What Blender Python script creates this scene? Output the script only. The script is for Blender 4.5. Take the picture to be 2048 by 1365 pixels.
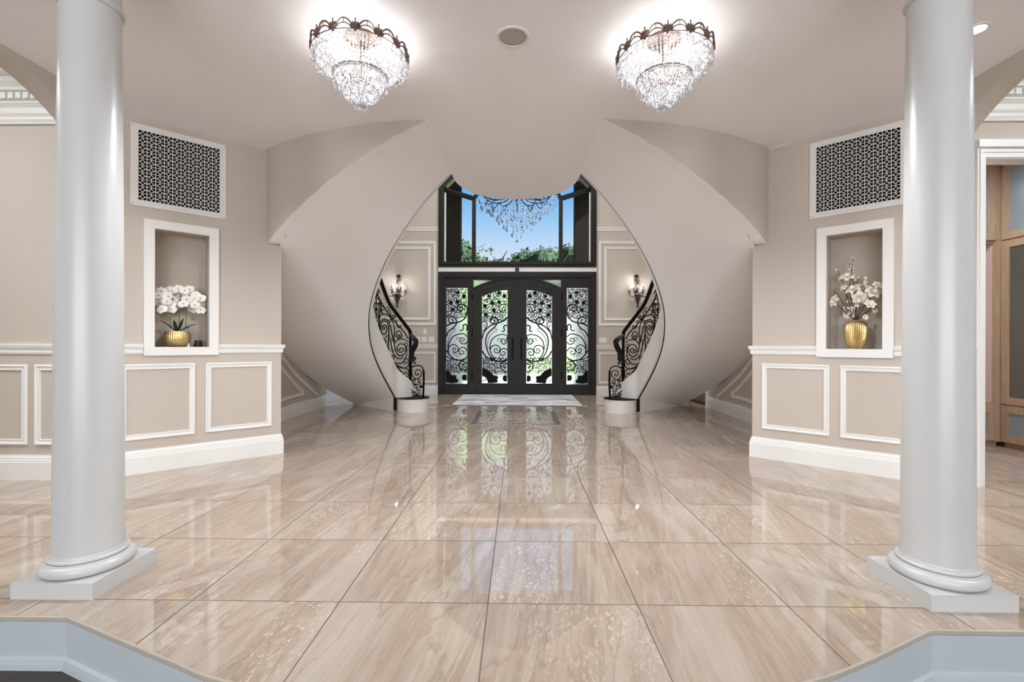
import bpy, bmesh, math, random
from math import sin, cos, pi, sqrt, radians
from mathutils import Vector, Matrix
from mathutils.geometry import tessellate_polygon

for o in list(bpy.data.objects):
    bpy.data.objects.remove(o)
S = bpy.context.scene
C = S.collection
random.seed(7)

# ------------------------------------------------------------------ camera
FPX = 939.117
YAW, PIT, ROL = 0.01360, 0.0, 0.00303
SHY = 8.27      # vertical lens shift in pixels
EYE = Vector((0.0308, 0.0, 1.057))
cam = bpy.data.cameras.new('camera')
cam.sensor_width = 36.0
cam.lens = FPX * 36.0 / 2048.0
cam.shift_y = SHY / 2048.0
cam.clip_start = 0.05
cam.clip_end = 500
co = bpy.data.objects.new('camera', cam)
C.objects.link(co)
CM = Matrix.Rotation(YAW, 4, 'Z') @ Matrix.Rotation(pi / 2 + PIT, 4, 'X') @ Matrix.Rotation(ROL, 4, 'Z')
co.matrix_world = Matrix.Translation(EYE) @ CM
S.camera = co

# ------------------------------------------------------------------ view + world
S.view_settings.view_transform = 'Standard'
S.view_settings.look = 'None'
S.view_settings.gamma = 1.0
S.view_settings.use_curve_mapping = False
S.view_settings.exposure = 0.76
try:
    S.cycles.max_bounces = 10
    S.cycles.diffuse_bounces = 6
    S.cycles.glossy_bounces = 5
    S.cycles.transmission_bounces = 6
    S.cycles.transparent_max_bounces = 24
    S.cycles.sample_clamp_indirect = 4.0
    S.cycles.caustics_reflective = False
    S.cycles.caustics_refractive = False
    S.cycles.use_denoising = True
except Exception:
    pass

def lin(r, g, b):
    f = lambda c: (c / 255.0) / 12.92 if c <= 10 else (((c / 255.0) + 0.055) / 1.055) ** 2.4
    return (f(r), f(g), f(b), 1.0)

w = bpy.data.worlds.new('world')
S.world = w
w.use_nodes = True
nt = w.node_tree
nt.nodes.clear()
wo = nt.nodes.new('ShaderNodeOutputWorld')
bg = nt.nodes.new('ShaderNodeBackground')
tc = nt.nodes.new('ShaderNodeTexCoord')
sx = nt.nodes.new('ShaderNodeSeparateXYZ')
rp = nt.nodes.new('ShaderNodeValToRGB')
nt.links.new(tc.outputs['Generated'], sx.inputs[0])
nt.links.new(sx.outputs['Z'], rp.inputs[0])
rp.color_ramp.elements[0].position = 0.0
rp.color_ramp.elements[0].color = lin(226, 230, 240)
rp.color_ramp.elements[1].position = 0.6
rp.color_ramp.elements[1].color = lin(95, 165, 232)
e = rp.color_ramp.elements.new(0.17); e.color = lin(214, 226, 242)
e = rp.color_ramp.elements.new(0.245); e.color = lin(160, 204, 240)
e = rp.color_ramp.elements.new(0.31); e.color = lin(112, 178, 234)
nt.links.new(rp.outputs[0], bg.inputs['Color'])
bg.inputs['Strength'].default_value = 0.64
nt.links.new(bg.outputs[0], wo.inputs[0])

# ------------------------------------------------------------------ lamps
def lamp(name, kind, loc, power, color=(1, 1, 1), size=0.1, sy=None, rot=None, **k):
    l = bpy.data.lights.new(name, kind)
    l.energy = power
    l.color = color
    if kind == 'AREA':
        l.size = size
        if sy:
            l.shape = 'RECTANGLE'; l.size_y = sy
    elif kind in ('POINT', 'SPOT'):
        l.shadow_soft_size = size
    for a, b in k.items():
        setattr(l, a, b)
    o = bpy.data.objects.new(name, l)
    o.location = loc
    if rot:
        o.rotation_euler = rot
    C.objects.link(o)
    return o

WARM = (1.0, 0.95, 0.88)
NEUT = (0.95, 0.98, 1.0)
COOL = (0.91, 0.955, 1.0)
# daylight through the three tall windows of the room behind the camera
for i, x in enumerate((-2.1, 0.0, 2.1)):
    lamp('rear_daylight', 'AREA', (x, -5.9, 1.55), 88, COOL, 1.5, 2.9, (radians(110), 0, 0))
# unseen fill light added under the upper foyer ceiling
lamp('upper_foyer_fill', 'AREA', (0, 7.3, 6.1), 115, NEUT, 4.0, 3.4, (0, 0, 0))
# recessed ceiling lights
for x in (-2.69, 2.69):
    lamp('recessed_lamp', 'SPOT', (x, 2.77, 2.90), 30, WARM, 0.04, rot=(0, 0, 0), spot_size=radians(130), spot_blend=0.8)
# unseen fill lights added in both side halls, then the closet lamp
lamp('hall_fill', 'AREA', (-4.6, 1.9, 3.36), 42, NEUT, 0.9)
lamp('hall_fill', 'AREA', (4.6, 1.9, 3.36), 42, NEUT, 0.9)
lamp('closet_lamp', 'AREA', (4.2, 4.25, 2.95), 16, NEUT, 0.35)
# unseen fill lights added to the rooms under the stairs
lamp('passage_fill', 'AREA', (-4.4, 7.0, 2.7), 40, NEUT, 1.0)
lamp('passage_fill', 'AREA', (4.4, 7.0, 2.7), 40, NEUT, 1.0)
# overcast daylight on the garden in front of the house
sun = lamp('sun', 'SUN', (0, 30, 30), 42.0, (1.0, 0.97, 0.96), rot=(radians(6), radians(50), 0))
sun.data.angle = radians(3)

# ------------------------------------------------------------------ materials
def mat(name, rgb, rough=0.5, metal=0.0, spec=0.5, noise=0.0, nscale=8.0, bump=0.0, bscale=60.0, emis=None, estr=0.0, **k):
    m = bpy.data.materials.new(name)
    m.use_nodes = True
    t = m.node_tree
    b = t.nodes['Principled BSDF']
    col = lin(*rgb)
    b.inputs['Base Color'].default_value = col
    b.inputs['Roughness'].default_value = rough
    b.inputs['Metallic'].default_value = metal
    b.inputs['Specular IOR Level'].default_value = spec
    for a, v in k.items():
        b.inputs[a].default_value = v
    if noise > 0 or bump > 0:
        tcn = t.nodes.new('ShaderNodeTexCoord')
    if noise > 0:
        n = t.nodes.new('ShaderNodeTexNoise')
        n.inputs['Scale'].default_value = nscale
        n.inputs['Detail'].default_value = 5
        mx = t.nodes.new('ShaderNodeMix'); mx.data_type = 'RGBA'
        mx.inputs['A'].default_value = tuple(c * (1 - noise) for c in col[:3]) + (1,)
        mx.inputs['B'].default_value = tuple(min(1, c * (1 + noise)) for c in col[:3]) + (1,)
        t.links.new(tcn.outputs['Object'], n.inputs['Vector'])
        t.links.new(n.outputs['Fac'], mx.inputs['Factor'])
        t.links.new(mx.outputs['Result'], b.inputs['Base Color'])
    if bump > 0:
        n = t.nodes.new('ShaderNodeTexNoise')
        n.inputs['Scale'].default_value = bscale
        bp = t.nodes.new('ShaderNodeBump')
        bp.inputs['Strength'].default_value = bump
        bp.inputs['Distance'].default_value = 0.01
        t.links.new(tcn.outputs['Object'], n.inputs['Vector'])
        t.links.new(n.outputs['Fac'], bp.inputs['Height'])
        t.links.new(bp.outputs[0], b.inputs['Normal'])
    if emis:
        b.inputs['Emission Color'].default_value = lin(*emis)
        b.inputs['Emission Strength'].default_value = estr
    return m

M = {}
M['wall'] = mat('beige_wall_paint', (192, 182, 171), 0.7, noise=0.02, nscale=30, bump=0.03, bscale=220)
M['niche'] = mat('taupe_niche_paint', (190, 179, 166), 0.7, noise=0.03, nscale=10)
M['soffit'] = mat('stair_soffit_paint', (244, 243, 245), 0.75, noise=0.015, nscale=3)
M['band'] = mat('pale_band_paint', (242, 242, 244), 0.7, noise=0.01, nscale=3)
M['ceil'] = mat('warm_ceiling_paint', (246, 245, 249), 0.75, noise=0.015, nscale=3)
M['trim'] = mat('white_trim_gloss', (230, 229, 227), 0.35, noise=0.01, nscale=9)
M['column'] = mat('white_column_satin', (197, 198, 198), 0.3, noise=0.008, nscale=2)
M['stringer'] = mat('white_stringer_paint', (228, 226, 222), 0.4, noise=0.01)
M['bluewhite'] = mat('bluish_white_door_paint', (206, 214, 230), 0.35, noise=0.01)
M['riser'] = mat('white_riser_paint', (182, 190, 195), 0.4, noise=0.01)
M['iron'] = mat('black_wrought_iron', (14, 13, 16), 0.6, 0.0, spec=0.12, noise=0.2, nscale=30)
M['bronze'] = mat('dark_bronze_frame', (30, 26, 23), 0.5, 0.0, spec=0.3, noise=0.12, nscale=14)
M['brass'] = mat('aged_bronze_chandelier', (104, 84, 74), 0.4, 0.6, noise=0.2, nscale=40)
M['gold'] = mat('hammered_gold', (226, 200, 142), 0.3, 1.0, noise=0.12, nscale=60, bump=0.35, bscale=120)
M['black'] = mat('matt_black', (16, 16, 17), 0.5, noise=0.1)
M['vent'] = mat('pale_vent_paint', (222, 219, 216), 0.5, noise=0.01)
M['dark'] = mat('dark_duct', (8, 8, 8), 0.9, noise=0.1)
M['plate'] = mat('ivory_switch_plate', (226, 222, 214), 0.4, noise=0.01)
M['speaker'] = mat('grey_speaker_mesh', (176, 170, 168), 0.7, noise=0.06, nscale=90)
M['petal'] = mat('white_petal', (246, 244, 242), 0.6, noise=0.03, nscale=50)
M['petalw'] = mat('cream_petal', (240, 232, 216), 0.6, noise=0.05, nscale=50)
M['lip'] = mat('pink_orchid_lip', (214, 150, 120), 0.6, noise=0.15, nscale=60)
M['stemg'] = mat('green_stem', (92, 110, 60), 0.5, noise=0.15, nscale=30)
M['leafd'] = mat('dark_green_leaf', (40, 58, 36), 0.35, noise=0.2, nscale=20)
M['twig'] = mat('dark_brown_twig', (66, 46, 38), 0.7, noise=0.2, nscale=30)
M['oakd'] = mat('dark_step_tile_edge', (176, 168, 156), 0.4, noise=0.06)
M['bag'] = mat('brown_cloth', (96, 58, 44), 0.7, noise=0.2, nscale=20)
M['nichein'] = mat('pale_pink_lining', (206, 186, 182), 0.6, noise=0.02)
M['asphalt'] = mat('pale_driveway', (196, 190, 194), 0.9, noise=0.05, nscale=0.5)
M['grass'] = mat('lawn_green', (92, 124, 70), 0.95, spec=0.0, noise=0.15, nscale=1.5)
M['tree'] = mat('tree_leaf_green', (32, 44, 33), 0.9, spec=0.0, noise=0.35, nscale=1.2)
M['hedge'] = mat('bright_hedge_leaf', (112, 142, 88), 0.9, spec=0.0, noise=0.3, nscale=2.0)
M['bark'] = mat('tree_bark', (84, 70, 56), 0.9, noise=0.2, nscale=8)
M['post'] = mat('dark_portico_post', (26, 24, 21), 0.9, spec=0.0, noise=0.06, nscale=4)
M['bulb'] = mat('lit_bulb', (255, 240, 215), 0.3, emis=(255, 236, 205), estr=18.0, noise=0.01)
M['dimbulb'] = mat('sconce_bulb', (255, 240, 215), 0.3, emis=(255, 232, 205), estr=2.2, noise=0.01)
M['sconce'] = mat('dark_bronze_sconce', (62, 50, 46), 0.4, 0.4, noise=0.2, nscale=40)
M['candle'] = mat('ivory_candle', (225, 215, 200), 0.5, noise=0.03)

def wood(name, c1, c2, scale, rough, axis='Z'):
    m = mat(name, c1, rough)
    t = m.node_tree; b = t.nodes['Principled BSDF']
    tcn = t.nodes.new('ShaderNodeTexCoord'); mp = t.nodes.new('ShaderNodeMapping')
    sc = {'X': (0.6, 9, 9), 'Y': (9, 0.6, 9), 'Z': (9, 9, 0.6)}[axis]
    mp.inputs['Scale'].default_value = tuple(s * scale for s in sc)
    n = t.nodes.new('ShaderNodeTexNoise'); n.inputs['Detail'].default_value = 6; n.inputs['Scale'].default_value = 2.0
    r = t.nodes.new('ShaderNodeValToRGB')
    r.color_ramp.elements[0].position = 0.3; r.color_ramp.elements[0].color = lin(*c2)
    r.color_ramp.elements[1].position = 0.7; r.color_ramp.elements[1].color = lin(*c1)
    t.links.new(tcn.outputs['Object'], mp.inputs[0]); t.links.new(mp.outputs[0], n.inputs['Vector'])
    t.links.new(n.outputs['Fac'], r.inputs[0]); t.links.new(r.outputs[0], b.inputs['Base Color'])
    return m
M['oak'] = wood('pale_oak', (188, 166, 142), (168, 144, 120), 3.0, 0.5)
M['darkwood'] = wood('dark_wood_floor', (58, 44, 40), (34, 26, 25), 2.2, 0.35, 'X')
M['walnut'] = wood('brown_wood_door', (132, 98, 80), (90, 62, 50), 2.5, 0.4)

def glass_mat(name, rgb, transp, rough=0.02, spec=0.5):
    m = bpy.data.materials.new(name); m.use_nodes = True
    t = m.node_tree; t.nodes.clear()
    out = t.nodes.new('ShaderNodeOutputMaterial')
    tr = t.nodes.new('ShaderNodeBsdfTransparent'); tr.inputs[0].default_value = lin(*rgb)
    gl = t.nodes.new('ShaderNodeBsdfGlossy'); gl.inputs['Roughness'].default_value = rough
    fr = t.nodes.new('ShaderNodeFresnel'); fr.inputs['IOR'].default_value = 1.45
    mx = t.nodes.new('ShaderNodeMixShader')
    t.links.new(fr.outputs[0], mx.inputs[0]); t.links.new(tr.outputs[0], mx.inputs[1]); t.links.new(gl.outputs[0], mx.inputs[2])
    t.links.new(mx.outputs[0], out.inputs[0])
    return m
M['glass'] = glass_mat('clear_window_glass', (250, 252, 255), 1)

def rain_glass():
    # obscure rain glass: rough refraction with fine ripples
    m = bpy.data.materials.new('obscure_rain_glass'); m.use_nodes = True
    t = m.node_tree; t.nodes.clear()
    out = t.nodes.new('ShaderNodeOutputMaterial')
    tcn = t.nodes.new('ShaderNodeTexCoord')
    n = t.nodes.new('ShaderNodeTexNoise'); n.inputs['Scale'].default_value = 42; n.inputs['Detail'].default_value = 3
    bp = t.nodes.new('ShaderNodeBump'); bp.inputs['Strength'].default_value = 0.5; bp.inputs['Distance'].default_value = 0.02
    re = t.nodes.new('ShaderNodeBsdfRefraction'); re.inputs['IOR'].default_value = 1.1; re.inputs['Roughness'].default_value = 0.6
    tl = t.nodes.new('ShaderNodeBsdfTranslucent'); tl.inputs[0].default_value = (1, 1, 1, 1)
    gl = t.nodes.new('ShaderNodeBsdfGlossy'); gl.inputs['Roughness'].default_value = 0.25
    m1 = t.nodes.new('ShaderNodeMixShader'); m1.inputs[0].default_value = 0.35
    m2 = t.nodes.new('ShaderNodeMixShader'); m2.inputs[0].default_value = 0.06
    t.links.new(tcn.outputs['Object'], n.inputs['Vector']); t.links.new(n.outputs['Fac'], bp.inputs['Height'])
    t.links.new(bp.outputs[0], re.inputs['Normal'])
    t.links.new(re.outputs[0], m1.inputs[1]); t.links.new(tl.outputs[0], m1.inputs[2])
    t.links.new(m1.outputs[0], m2.inputs[1]); t.links.new(gl.outputs[0], m2.inputs[2])
    t.links.new(m2.outputs[0], out.inputs[0])
    return m
M['rain'] = rain_glass()
def sheer():
    m = bpy.data.materials.new('sheer_white_glazing'); m.use_nodes = True
    t = m.node_tree; t.nodes.clear()
    out = t.nodes.new('ShaderNodeOutputMaterial'); tl = t.nodes.new('ShaderNodeBsdfTranslucent'); tl.inputs[0].default_value = (0.92, 0.95, 1, 1)
    df = t.nodes.new('ShaderNodeBsdfDiffuse'); df.inputs[0].default_value = (0.7, 0.74, 0.82, 1)
    mx = t.nodes.new('ShaderNodeMixShader'); mx.inputs[0].default_value = 0.35
    t.links.new(tl.outputs[0], mx.inputs[1]); t.links.new(df.outputs[0], mx.inputs[2]); t.links.new(mx.outputs[0], out.inputs[0])
    return m
M['sheer'] = sheer()

def frosted(name, rgb, rough=0.18):
    return mat(name, rgb, rough, spec=0.8, noise=0.04, nscale=3)
M['frost'] = frosted('blue_grey_frosted_glass', (140, 154, 162))
M['frostd'] = frosted('smoky_frosted_glass', (92, 92, 86))

def crystal():
    m = bpy.data.materials.new('cut_crystal'); m.use_nodes = True
    t = m.node_tree; t.nodes.clear()
    out = t.nodes.new('ShaderNodeOutputMaterial')
    tr = t.nodes.new('ShaderNodeBsdfTransparent'); tr.inputs[0].default_value = (0.96, 0.97, 1, 1)
    gl = t.nodes.new('ShaderNodeBsdfGlossy'); gl.inputs['Roughness'].default_value = 0.08
    tl = t.nodes.new('ShaderNodeBsdfTranslucent'); tl.inputs[0].default_value = (0.97, 0.97, 1, 1)
    a = t.nodes.new('ShaderNodeMixShader'); a.inputs[0].default_value = 0.45
    b = t.nodes.new('ShaderNodeMixShader'); b.inputs[0].default_value = 0.45
    t.links.new(gl.outputs[0], a.inputs[1]); t.links.new(tl.outputs[0], a.inputs[2])
    t.links.new(tr.outputs[0], b.inputs[2]); t.links.new(a.outputs[0], b.inputs[1])
    t.links.new(b.outputs[0], out.inputs[0])
    return m
M['crystal'] = crystal()

def floor_mat():
    m = bpy.data.materials.new('polished_travertine_tile'); m.use_nodes = True
    t = m.node_tree; b = t.nodes['Principled BSDF']; N = t.nodes.new; L = t.links.new
    tcn = N('ShaderNodeTexCoord'); sp = N('ShaderNodeSeparateXYZ'); L(tcn.outputs['Object'], sp.inputs[0])
    def mth(op, a, b2=None, v=None):
        n = N('ShaderNodeMath'); n.operation = op
        L(a, n.inputs[0])
        if b2 is not None: L(b2, n.inputs[1])
        if v is not None: n.inputs[1].default_value = v
        return n.outputs[0]
    T = 0.6096
    ux = mth('DIVIDE', mth('ADD', sp.outputs['X'], v=0.0903), v=T)
    uy = mth('DIVIDE', mth('SUBTRACT', sp.outputs['Y'], v=1.9190), v=T)
    fx, fy = mth('FLOOR', ux), mth('FLOOR', uy)
    cxn = N('ShaderNodeCombineXYZ'); L(fx, cxn.inputs[0]); L(fy, cxn.inputs[1])
    wn = N('ShaderNodeTexWhiteNoise'); wn.noise_dimensions = '3D'; L(cxn.outputs[0], wn.inputs['Vector'])
    # per tile shifted, stretched coordinates: veins run with the depth of the hall
    sc = N('ShaderNodeVectorMath'); sc.operation = 'SCALE'; L(wn.outputs['Color'], sc.inputs[0]); sc.inputs['Scale'].default_value = 23.0
    ad = N('ShaderNodeVectorMath'); ad.operation = 'ADD'; L(tcn.outputs['Object'], ad.inputs[0]); L(sc.outputs[0], ad.inputs[1])
    rot = N('ShaderNodeMapping'); rot.inputs['Rotation'].default_value = (0, 0, radians(7)); L(ad.outputs[0], rot.inputs[0])
    def noise(scale, xyz, det, rough=0.55, dist=0.0):
        mp = N('ShaderNodeMapping'); mp.inputs['Scale'].default_value = xyz; L(rot.outputs[0], mp.inputs[0])
        n = N('ShaderNodeTexNoise'); n.inputs['Scale'].default_value = scale; n.inputs['Detail'].default_value = det
        n.inputs['Roughness'].default_value = rough; n.inputs['Distortion'].default_value = dist
        L(mp.outputs[0], n.inputs['Vector']); return n.outputs['Fac']
    def ramp(fac, stops):
        r = N('ShaderNodeValToRGB'); cr = r.color_ramp
        cr.elements[0].position, cr.elements[0].color = stops[0][0], lin(*stops[0][1])
        cr.elements[1].position, cr.elements[1].color = stops[-1][0], lin(*stops[-1][1])
        for p_, c_ in stops[1:-1]:
            e = cr.elements.new(p_); e.color = lin(*c_)
        L(fac, r.inputs[0]); return r.outputs[0]
    def mixc(fac, a, b2, bl='MIX'):
        m_ = N('ShaderNodeMix'); m_.data_type = 'RGBA'; m_.blend_type = bl
        if isinstance(fac, float): m_.inputs['Factor'].default_value = fac
        else: L(fac, m_.inputs['Factor'])
        L(a, m_.inputs['A'])
        if isinstance(b2, tuple): m_.inputs['B'].default_value = b2
        else: L(b2, m_.inputs['B'])
        return m_.outputs['Result']
    def mr(v, a, b2, c, d):
        n = N('ShaderNodeMapRange'); n.inputs['From Min'].default_value = a; n.inputs['From Max'].default_value = b2
        n.inputs['To Min'].default_value = c; n.inputs['To Max'].default_value = d; L(v, n.inputs['Value']); return n.outputs[0]
    # broad bands
    base = ramp(noise(1.5, (3.0, 0.5, 1), 7, 0.6, 0.7), [(0.30, (154, 131, 112)), (0.40, (177, 160, 144)), (0.47, (163, 143, 126)), (0.55, (182, 168, 152)), (0.72, (192, 180, 166))])
    # fine streaks along the vein direction
    base = mixc(0.34, base, ramp(noise(2.2, (34, 1.6, 1), 6, 0.65, 0.3), [(0.3, (155, 137, 121)), (0.7, (196, 185, 173))]))
    # few darker thin seams
    n2 = noise(1.1, (3.6, 0.6, 1), 6, 0.55, 1.0)
    seam = mr(mth('ABSOLUTE', mth('SUBTRACT', n2, v=0.5)), 0.0, 0.014, 0.5, 0.0)
    base = mixc(seam, base, lin(146, 124, 108))
    # clouds of small pale fossils
    zone = mr(noise(0.8, (2.2, 0.7, 1), 3), 0.50, 0.60, 0.0, 1.0)
    fl3 = mr(noise(3.0, (22, 11, 1), 5, 0.6, 0.8), 0.56, 0.63, 0.0, 0.55)
    base = mixc(mth('MULTIPLY', zone, b2=fl3), base, lin(222, 212, 200))
    fl4 = mr(noise(1.3, (7, 0.9, 1), 4, 0.5, 0.6), 0.70, 0.74, 0.0, 0.45)
    base = mixc(fl4, base, lin(222, 214, 204))
    # tile to tile tone
    hv = N('ShaderNodeHueSaturation'); L(base, hv.inputs['Color'])
    vv = N('ShaderNodeMapRange'); vv.inputs['To Min'].default_value = 0.96; vv.inputs['To Max'].default_value = 1.04; L(wn.outputs['Value'], vv.inputs['Value']); L(vv.outputs[0], hv.inputs['Value'])
    # joints
    def edge(u):
        fr = mth('FRACT', u)
        return mth('LESS_THAN', mth('MINIMUM', fr, mth('SUBTRACT', mth('MULTIPLY', fr, v=0.0), b2=mth('SUBTRACT', fr, v=1.0))), v=0.0042)
    g = mth('MAXIMUM', edge(ux), edge(uy))
    mx3 = N('ShaderNodeMix'); mx3.data_type = 'RGBA'; L(g, mx3.inputs['Factor']); L(hv.outputs[0], mx3.inputs['A'])
    mx3.inputs['B'].default_value = lin(96, 80, 70)
    L(mx3.outputs['Result'], b.inputs['Base Color'])
    b.inputs['Roughness'].default_value = 0.035
    b.inputs['IOR'].default_value = 1.85
    rr = N('ShaderNodeMath'); rr.operation = 'MULTIPLY_ADD'; L(g, rr.inputs[0]); rr.inputs[1].default_value = 0.4; rr.inputs[2].default_value = 0.022
    L(rr.outputs[0], b.inputs['Roughness'])
    # very slight unevenness of the polish
    nb = N('ShaderNodeTexNoise'); nb.inputs['Scale'].default_value = 9; L(tcn.outputs['Object'], nb.inputs['Vector'])
    bp = N('ShaderNodeBump'); bp.inputs['Strength'].default_value = 0.01; bp.inputs['Distance'].default_value = 0.01
    L(nb.outputs['Fac'], bp.inputs['Height']); L(bp.outputs[0], b.inputs['Normal'])
    return m
M['floor'] = floor_mat()

def marble_mat():
    m = mat('white_marbled_rug', (226, 224, 226), 0.85)
    t = m.node_tree; b = t.nodes['Principled BSDF']; N = t.nodes.new; L = t.links.new
    tcn = N('ShaderNodeTexCoord'); mp = N('ShaderNodeMapping'); mp.inputs['Rotation'].default_value = (0, 0, radians(35)); mp.inputs['Scale'].default_value = (1, 4, 1)
    n = N('ShaderNodeTexNoise'); n.inputs['Scale'].default_value = 1.8; n.inputs['Detail'].default_value = 8; n.inputs['Distortion'].default_value = 1.0
    r = N('ShaderNodeValToRGB'); r.color_ramp.elements[0].position = 0.38; r.color_ramp.elements[0].color = lin(150, 148, 154)
    r.color_ramp.elements[1].position = 0.55; r.color_ramp.elements[1].color = lin(232, 230, 232)
    L(tcn.outputs['Object'], mp.inputs[0]); L(mp.outputs[0], n.inputs['Vector']); L(n.outputs['Fac'], r.inputs[0]); L(r.outputs[0], b.inputs['Base Color'])
    return m
M['rug'] = marble_mat()

def mosaic_mat(name, c1, c2, c3, s):
    m = mat(name, c1, 0.12)
    t = m.node_tree; b = t.nodes['Principled BSDF']; N = t.nodes.new; L = t.links.new
    tcn = N('ShaderNodeTexCoord'); v = N('ShaderNodeTexVoronoi'); v.inputs['Scale'].default_value = s; v.distance = 'CHEBYCHEV'
    r = N('ShaderNodeValToRGB'); r.color_ramp.interpolation = 'CONSTANT'
    r.color_ramp.elements[0].color = lin(*c1); r.color_ramp.elements[1].position = 0.66; r.color_ramp.elements[1].color = lin(*c3)
    e = r.color_ramp.elements.new(0.31); e.color = lin(*c2)
    s2 = N('ShaderNodeSeparateColor'); L(v.outputs['Color'], s2.inputs[0]); L(tcn.outputs['Object'], v.inputs['Vector'])
    L(s2.outputs[0], r.inputs[0]); L(r.outputs[0], b.inputs['Base Color'])
    b.inputs['IOR'].default_value = 1.8
    return m
M['mosaic'] = mosaic_mat('mosaic_tesserae', (184, 170, 154), (204, 192, 176), (150, 136, 124), 34)
M['mosaicd'] = mosaic_mat('grey_mosaic_border', (124, 120, 126), (146, 142, 146), (102, 98, 104), 40)

# ------------------------------------------------------------------ helpers
class MB:
    def __init__(s): s.v = []; s.f = []; s.mi = []
    def add(s, vs, fs, mi=0):
        b = len(s.v); s.v += [tuple(p) for p in vs]; s.f += [tuple(i + b for i in f) for f in fs]; s.mi += [mi] * len(fs)
    def box(s, a, b, mi=0):
        x0, y0, z0 = a; x1, y1, z1 = b
        s.add([(x0, y0, z0), (x1, y0, z0), (x1, y1, z0), (x0, y1, z0), (x0, y0, z1), (x1, y0, z1), (x1, y1, z1), (x0, y1, z1)],
              [(0, 3, 2, 1), (4, 5, 6, 7), (0, 1, 5, 4), (1, 2, 6, 5), (2, 3, 7, 6), (3, 0, 4, 7)], mi)
    def grid(s, rows, close=False, mi=0):
        n = len(rows[0]); vs = [p for r in rows for p in r]; fs = []
        for i in range(len(rows) - 1):
            for j in range(n if close else n - 1):
                k = (j + 1) % n
                fs.append((i * n + j, i * n + k, (i + 1) * n + k, (i + 1) * n + j))
        s.add(vs, fs, mi)
    def tube(s, pts, r, n=6, mi=0, closed=False, flat=1.0):
        pts = [Vector(p) for p in pts]
        q = [pts[0]]
        for p in pts[1:]:
            if (p - q[-1]).length > 1e-5: q.append(p)
        pts = q
        if len(pts) < 2: return
        rows = []; up = None
        m = len(pts)
        for i, p in enumerate(pts):
            if closed: d = pts[(i + 1) % m] - pts[i - 1]
            else: d = pts[min(i + 1, m - 1)] - pts[max(i - 1, 0)]
            if d.length < 1e-9: d = Vector((0, 0, 1))
            d.normalize()
            if up is None:
                up = Vector((0, 0, 1)) if abs(d.z) < 0.9 else Vector((1, 0, 0))
            a = d.cross(up)
            if a.length < 1e-4: a = d.orthogonal()
            a.normalize(); up2 = a.cross(d).normalized(); up = up2
            rr = r[i] if isinstance(r, (list, tuple)) else r
            rows.append([p + a * (cos(2 * pi * k / n) * rr * flat) + up2 * (sin(2 * pi * k / n) * rr) for k in range(n)])
        if closed: rows.append(rows[0])
        s.grid(rows, True, mi)
        if not closed:
            b = len(s.v)
            s.add(rows[0], [tuple(range(n))[::-1]], mi); s.add(rows[-1], [tuple(range(n))], mi)
    def lathe(s, prof, c=(0, 0, 0), n=32, mi=0, rib=0, ramp=0.0):
        rows = []
        for r, z in prof:
            rows.append([(c[0] + (r * (1 + ramp * cos(rib * 2 * pi * k / n))) * cos(2 * pi * k / n), c[1] + (r * (1 + ramp * cos(rib * 2 * pi * k / n))) * sin(2 * pi * k / n), c[2] + z) for k in range(n)])
        s.grid(rows, True, mi)
        if prof[0][0] > 1e-4: s.add(rows[0], [tuple(range(n))[::-1]], mi)
        if prof[-1][0] > 1e-4: s.add(rows[-1], [tuple(range(n))], mi)
    def ball(s, c, r, n=10, mi=0, sz=1.0):
        s.lathe([(max(1e-5, r * sin(pi * i / (n // 2 + 1))), -r * sz * cos(pi * i / (n // 2 + 1))) for i in range(n // 2 + 2)], c, n, mi)
    def octa(s, c, r, h, mi=0, a=0.0):
        x, y, z = c
        vs = [(x, y, z + h)] + [(x + r * cos(a + pi / 2 * k), y + r * sin(a + pi / 2 * k), z) for k in range(4)] + [(x, y, z - h)]
        s.add(vs, [(0, 1, 2), (0, 2, 3), (0, 3, 4), (0, 4, 1), (5, 2, 1), (5, 3, 2), (5, 4, 3), (5, 1, 4)], mi)
    def drop(s, c, r, h, mi=0, n=5):
        # pear drop hanging from c
        x, y, z = c
        prof = [(0.0008, 0), (r * 0.45, -h * 0.4), (r, -h * 0.72), (r * 0.55, -h * 0.93), (0.0008, -h)]
        s.lathe(prof, c, n, mi)
    def plate(s, loops, W, t0, t1, mi=0, ms=None):
        # loops: outer + holes in 2-D; W(u, v, t) -> world
        ms = mi if ms is None else ms
        vv = [[Vector((p[0], p[1], 0)) for p in l] for l in loops]
        flat = [p for l in loops for p in l]
        tri = tessellate_polygon(vv)
        for t in (t0, t1):
            s.add([W(p[0], p[1], t) for p in flat], [tuple(q) for q in tri], mi)
        for l in loops:
            n = len(l)
            for i in range(n):
                a, b = l[i], l[(i + 1) % n]
                s.add([W(a[0], a[1], t0), W(b[0], b[1], t0), W(b[0], b[1], t1), W(a[0], a[1], t1)], [(0, 1, 2, 3)], ms)
    def build(s, name, mats, parent=None, smooth=0, inv=None, **tags):
        me = bpy.data.meshes.new(name)
        me.from_pydata([tuple(v) for v in s.v], [], s.f)
        if not isinstance(mats, (list, tuple)): mats = [mats]
        for m in mats: me.materials.append(m)
        if len(mats) > 1:
            for p, k in zip(me.polygons, s.mi): p.material_index = k
        bm = bmesh.new(); bm.from_mesh(me)
        bmesh.ops.remove_doubles(bm, verts=bm.verts, dist=1e-5)
        bmesh.ops.recalc_face_normals(bm, faces=bm.faces)
        bm.to_mesh(me); bm.free()
        if smooth:
            me.shade_smooth()
            me.set_sharp_from_angle(angle=radians(smooth))
        o = bpy.data.objects.new(name, me)
        C.objects.link(o)
        if parent:
            o.parent = parent
            # meshes are modelled in world space: undo the parent's placement
            M4 = parent_world(parent).inverted()
            me.transform(M4)
        for a, b in tags.items(): o[a] = b
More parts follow.
